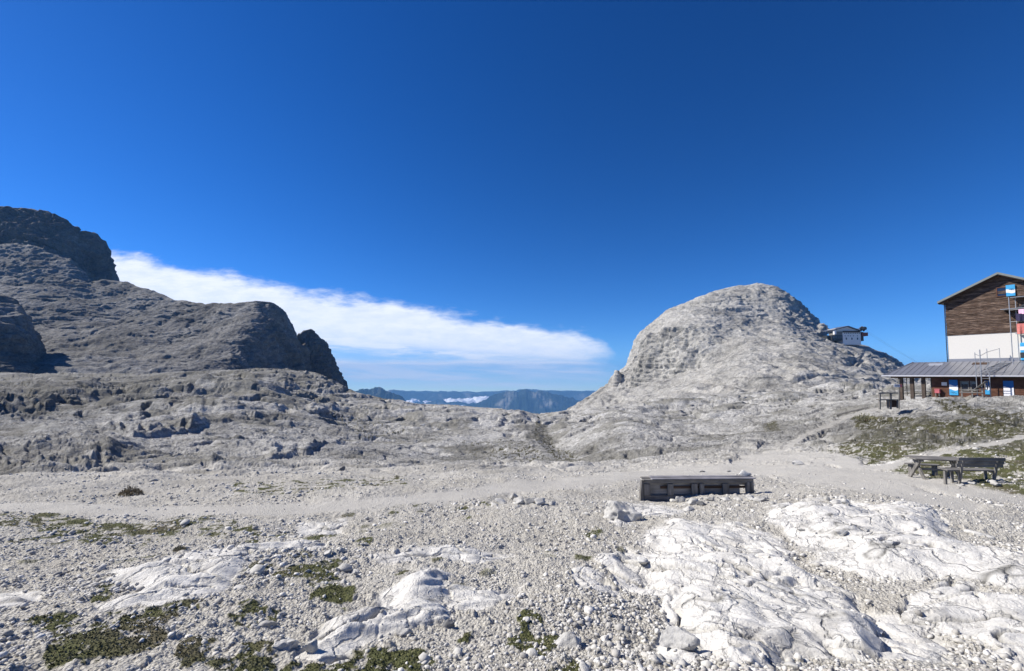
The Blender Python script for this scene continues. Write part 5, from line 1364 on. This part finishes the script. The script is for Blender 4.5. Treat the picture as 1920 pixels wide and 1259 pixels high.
# ------------------------------------------------------------------ turf: short blades on the grass mask
def turf():
    N_ = 520000
    u = RNG.uniform(-60, 1990, N_); r_ = np.exp(RNG.uniform(math.log(3.2), math.log(44), N_))
    az = np.arctan((u - 960) / FOC); x = r_ * np.sin(az); y = r_ * np.cos(az)
    h = np.empty(N_); m = np.empty((N_, 4))
    for i in range(0, N_, 70000): h[i:i + 70000], m[i:i + 70000] = terrain(x[i:i + 70000], y[i:i + 70000])
    k = (m[:, 0] > .35 + .4 * RNG.uniform(size=N_)) & (RNG.uniform(size=N_) < np.where(r_ > 18, .16, .45)); x, y, h, r_ = x[k], y[k], h[k], r_[k]; n = len(x)
    hh = RNG.uniform(.005, .017, n) * (1 + r_ / 30); w = RNG.uniform(.003, .006, n) * (1 + r_ / 5); a = RNG.uniform(0, 6.28, n)
    lean = RNG.normal(0, .6, (n, 2)) * hh[:, None]
    dx, dy = np.cos(a) * w, np.sin(a) * w
    P = np.stack([np.stack([x - dx, y - dy, h - .005], -1), np.stack([x + dx, y + dy, h - .005], -1), np.stack([x + lean[:, 0], y + lean[:, 1], h + hh], -1)], 1)
    s = NT('alpine_turf'); geo = s.n('ShaderNodeNewGeometry').outputs['Random Per Island']; p_ = s.pos()
    reg = s.noise(p_, .7, 3)
    gA = s.ramp(geo, [(0, (.075, .078, .036)), (.6, (.135, .138, .066)), (1, (.23, .22, .12))]); gB = s.ramp(geo, [(0, (.09, .08, .05)), (.6, (.16, .142, .09)), (1, (.27, .24, .16))])
    s.fin(s.mix(s.ramp(reg, [(.5, 0), (.66, 1)]), gA, gB), .9, spec=.1)
    o = np_mesh('grass', P.reshape(-1, 3), np.arange(n * 3).reshape(-1, 3), s.m)
    tag(o, 'short dark green and brown alpine turf in patches between the stones', 'grass', kind='stuff'); print('blades', n)
turf()
# brownish dwarf shrub on the grey flat and a few tufts
def shrub(px, py, w, hgt, seed, label, cols, name='shrub'):
    g = on_ground(px, py); k = g.y / FOC; R_ = w / 2 * k; H_ = hgt * k; rg_ = np.random.default_rng(seed); n = 600
    a = rg_.uniform(0, 6.28, n); rr = np.sqrt(rg_.uniform(0, 1, n)); x = R_ * rr * np.cos(a); y = R_ * .8 * rr * np.sin(a)
    top = H_ * np.sqrt(np.clip(1 - rr ** 2, 0, 1)) * (1 + .35 * fbm(x / R_ * 2.5 + seed, y / R_ * 2.5, 2, seed)); z = top * rg_.uniform(.35, 1.0, n)
    L_ = H_ * rg_.uniform(.2, .45, n); d = np.stack([x / R_ * .6, y / R_ * .6, np.full(n, .9)], -1) + rg_.normal(0, .35, (n, 3)); d /= np.linalg.norm(d, axis=1)[:, None]
    sd = np.cross(d, rg_.normal(size=(n, 3))); sd /= np.linalg.norm(sd, axis=1)[:, None]; p = np.stack([x, y, z], -1)
    wv = (L_ * .18)[:, None]
    P = np.stack([p - sd * wv, p + sd * wv, p + d * L_[:, None]], 1)
    s = NT('twigs'); geo = s.n('ShaderNodeNewGeometry').outputs['Random Per Island']; s.fin(s.ramp(geo, [(0, cols[0]), (1, cols[1])]), .9, spec=.1)
    e = empty(name, g, 0, label, 'shrub')
    np_mesh('foliage', P.reshape(-1, 3), np.arange(n * 3).reshape(-1, 3), s.m, e)
    st = MB()
    for i in range(7):
        a_ = i * .9; st.tube([(0, 0, -.05 * H_), (math.cos(a_) * R_ * .5, math.sin(a_) * R_ * .4, H_ * .6)], (H_ * .05, H_ * .02), 5)
    st.build('stem', W_DARK, e)
shrub(245, 930, 38, 13, 1, 'low brown dwarf shrub alone on the pale flat behind the left path', ((.15, .125, .08), (.34, .29, .20)))
shrub(1622, 791, 44, 10, 2, 'rounded olive shrub on the slope left below the hut', ((.13, .13, .07), (.30, .28, .17)))
shrub(336, 1034, 20, 8, 3, 'small grey shrub above the left white outcrop', ((.15, .14, .10), (.32, .30, .22)))
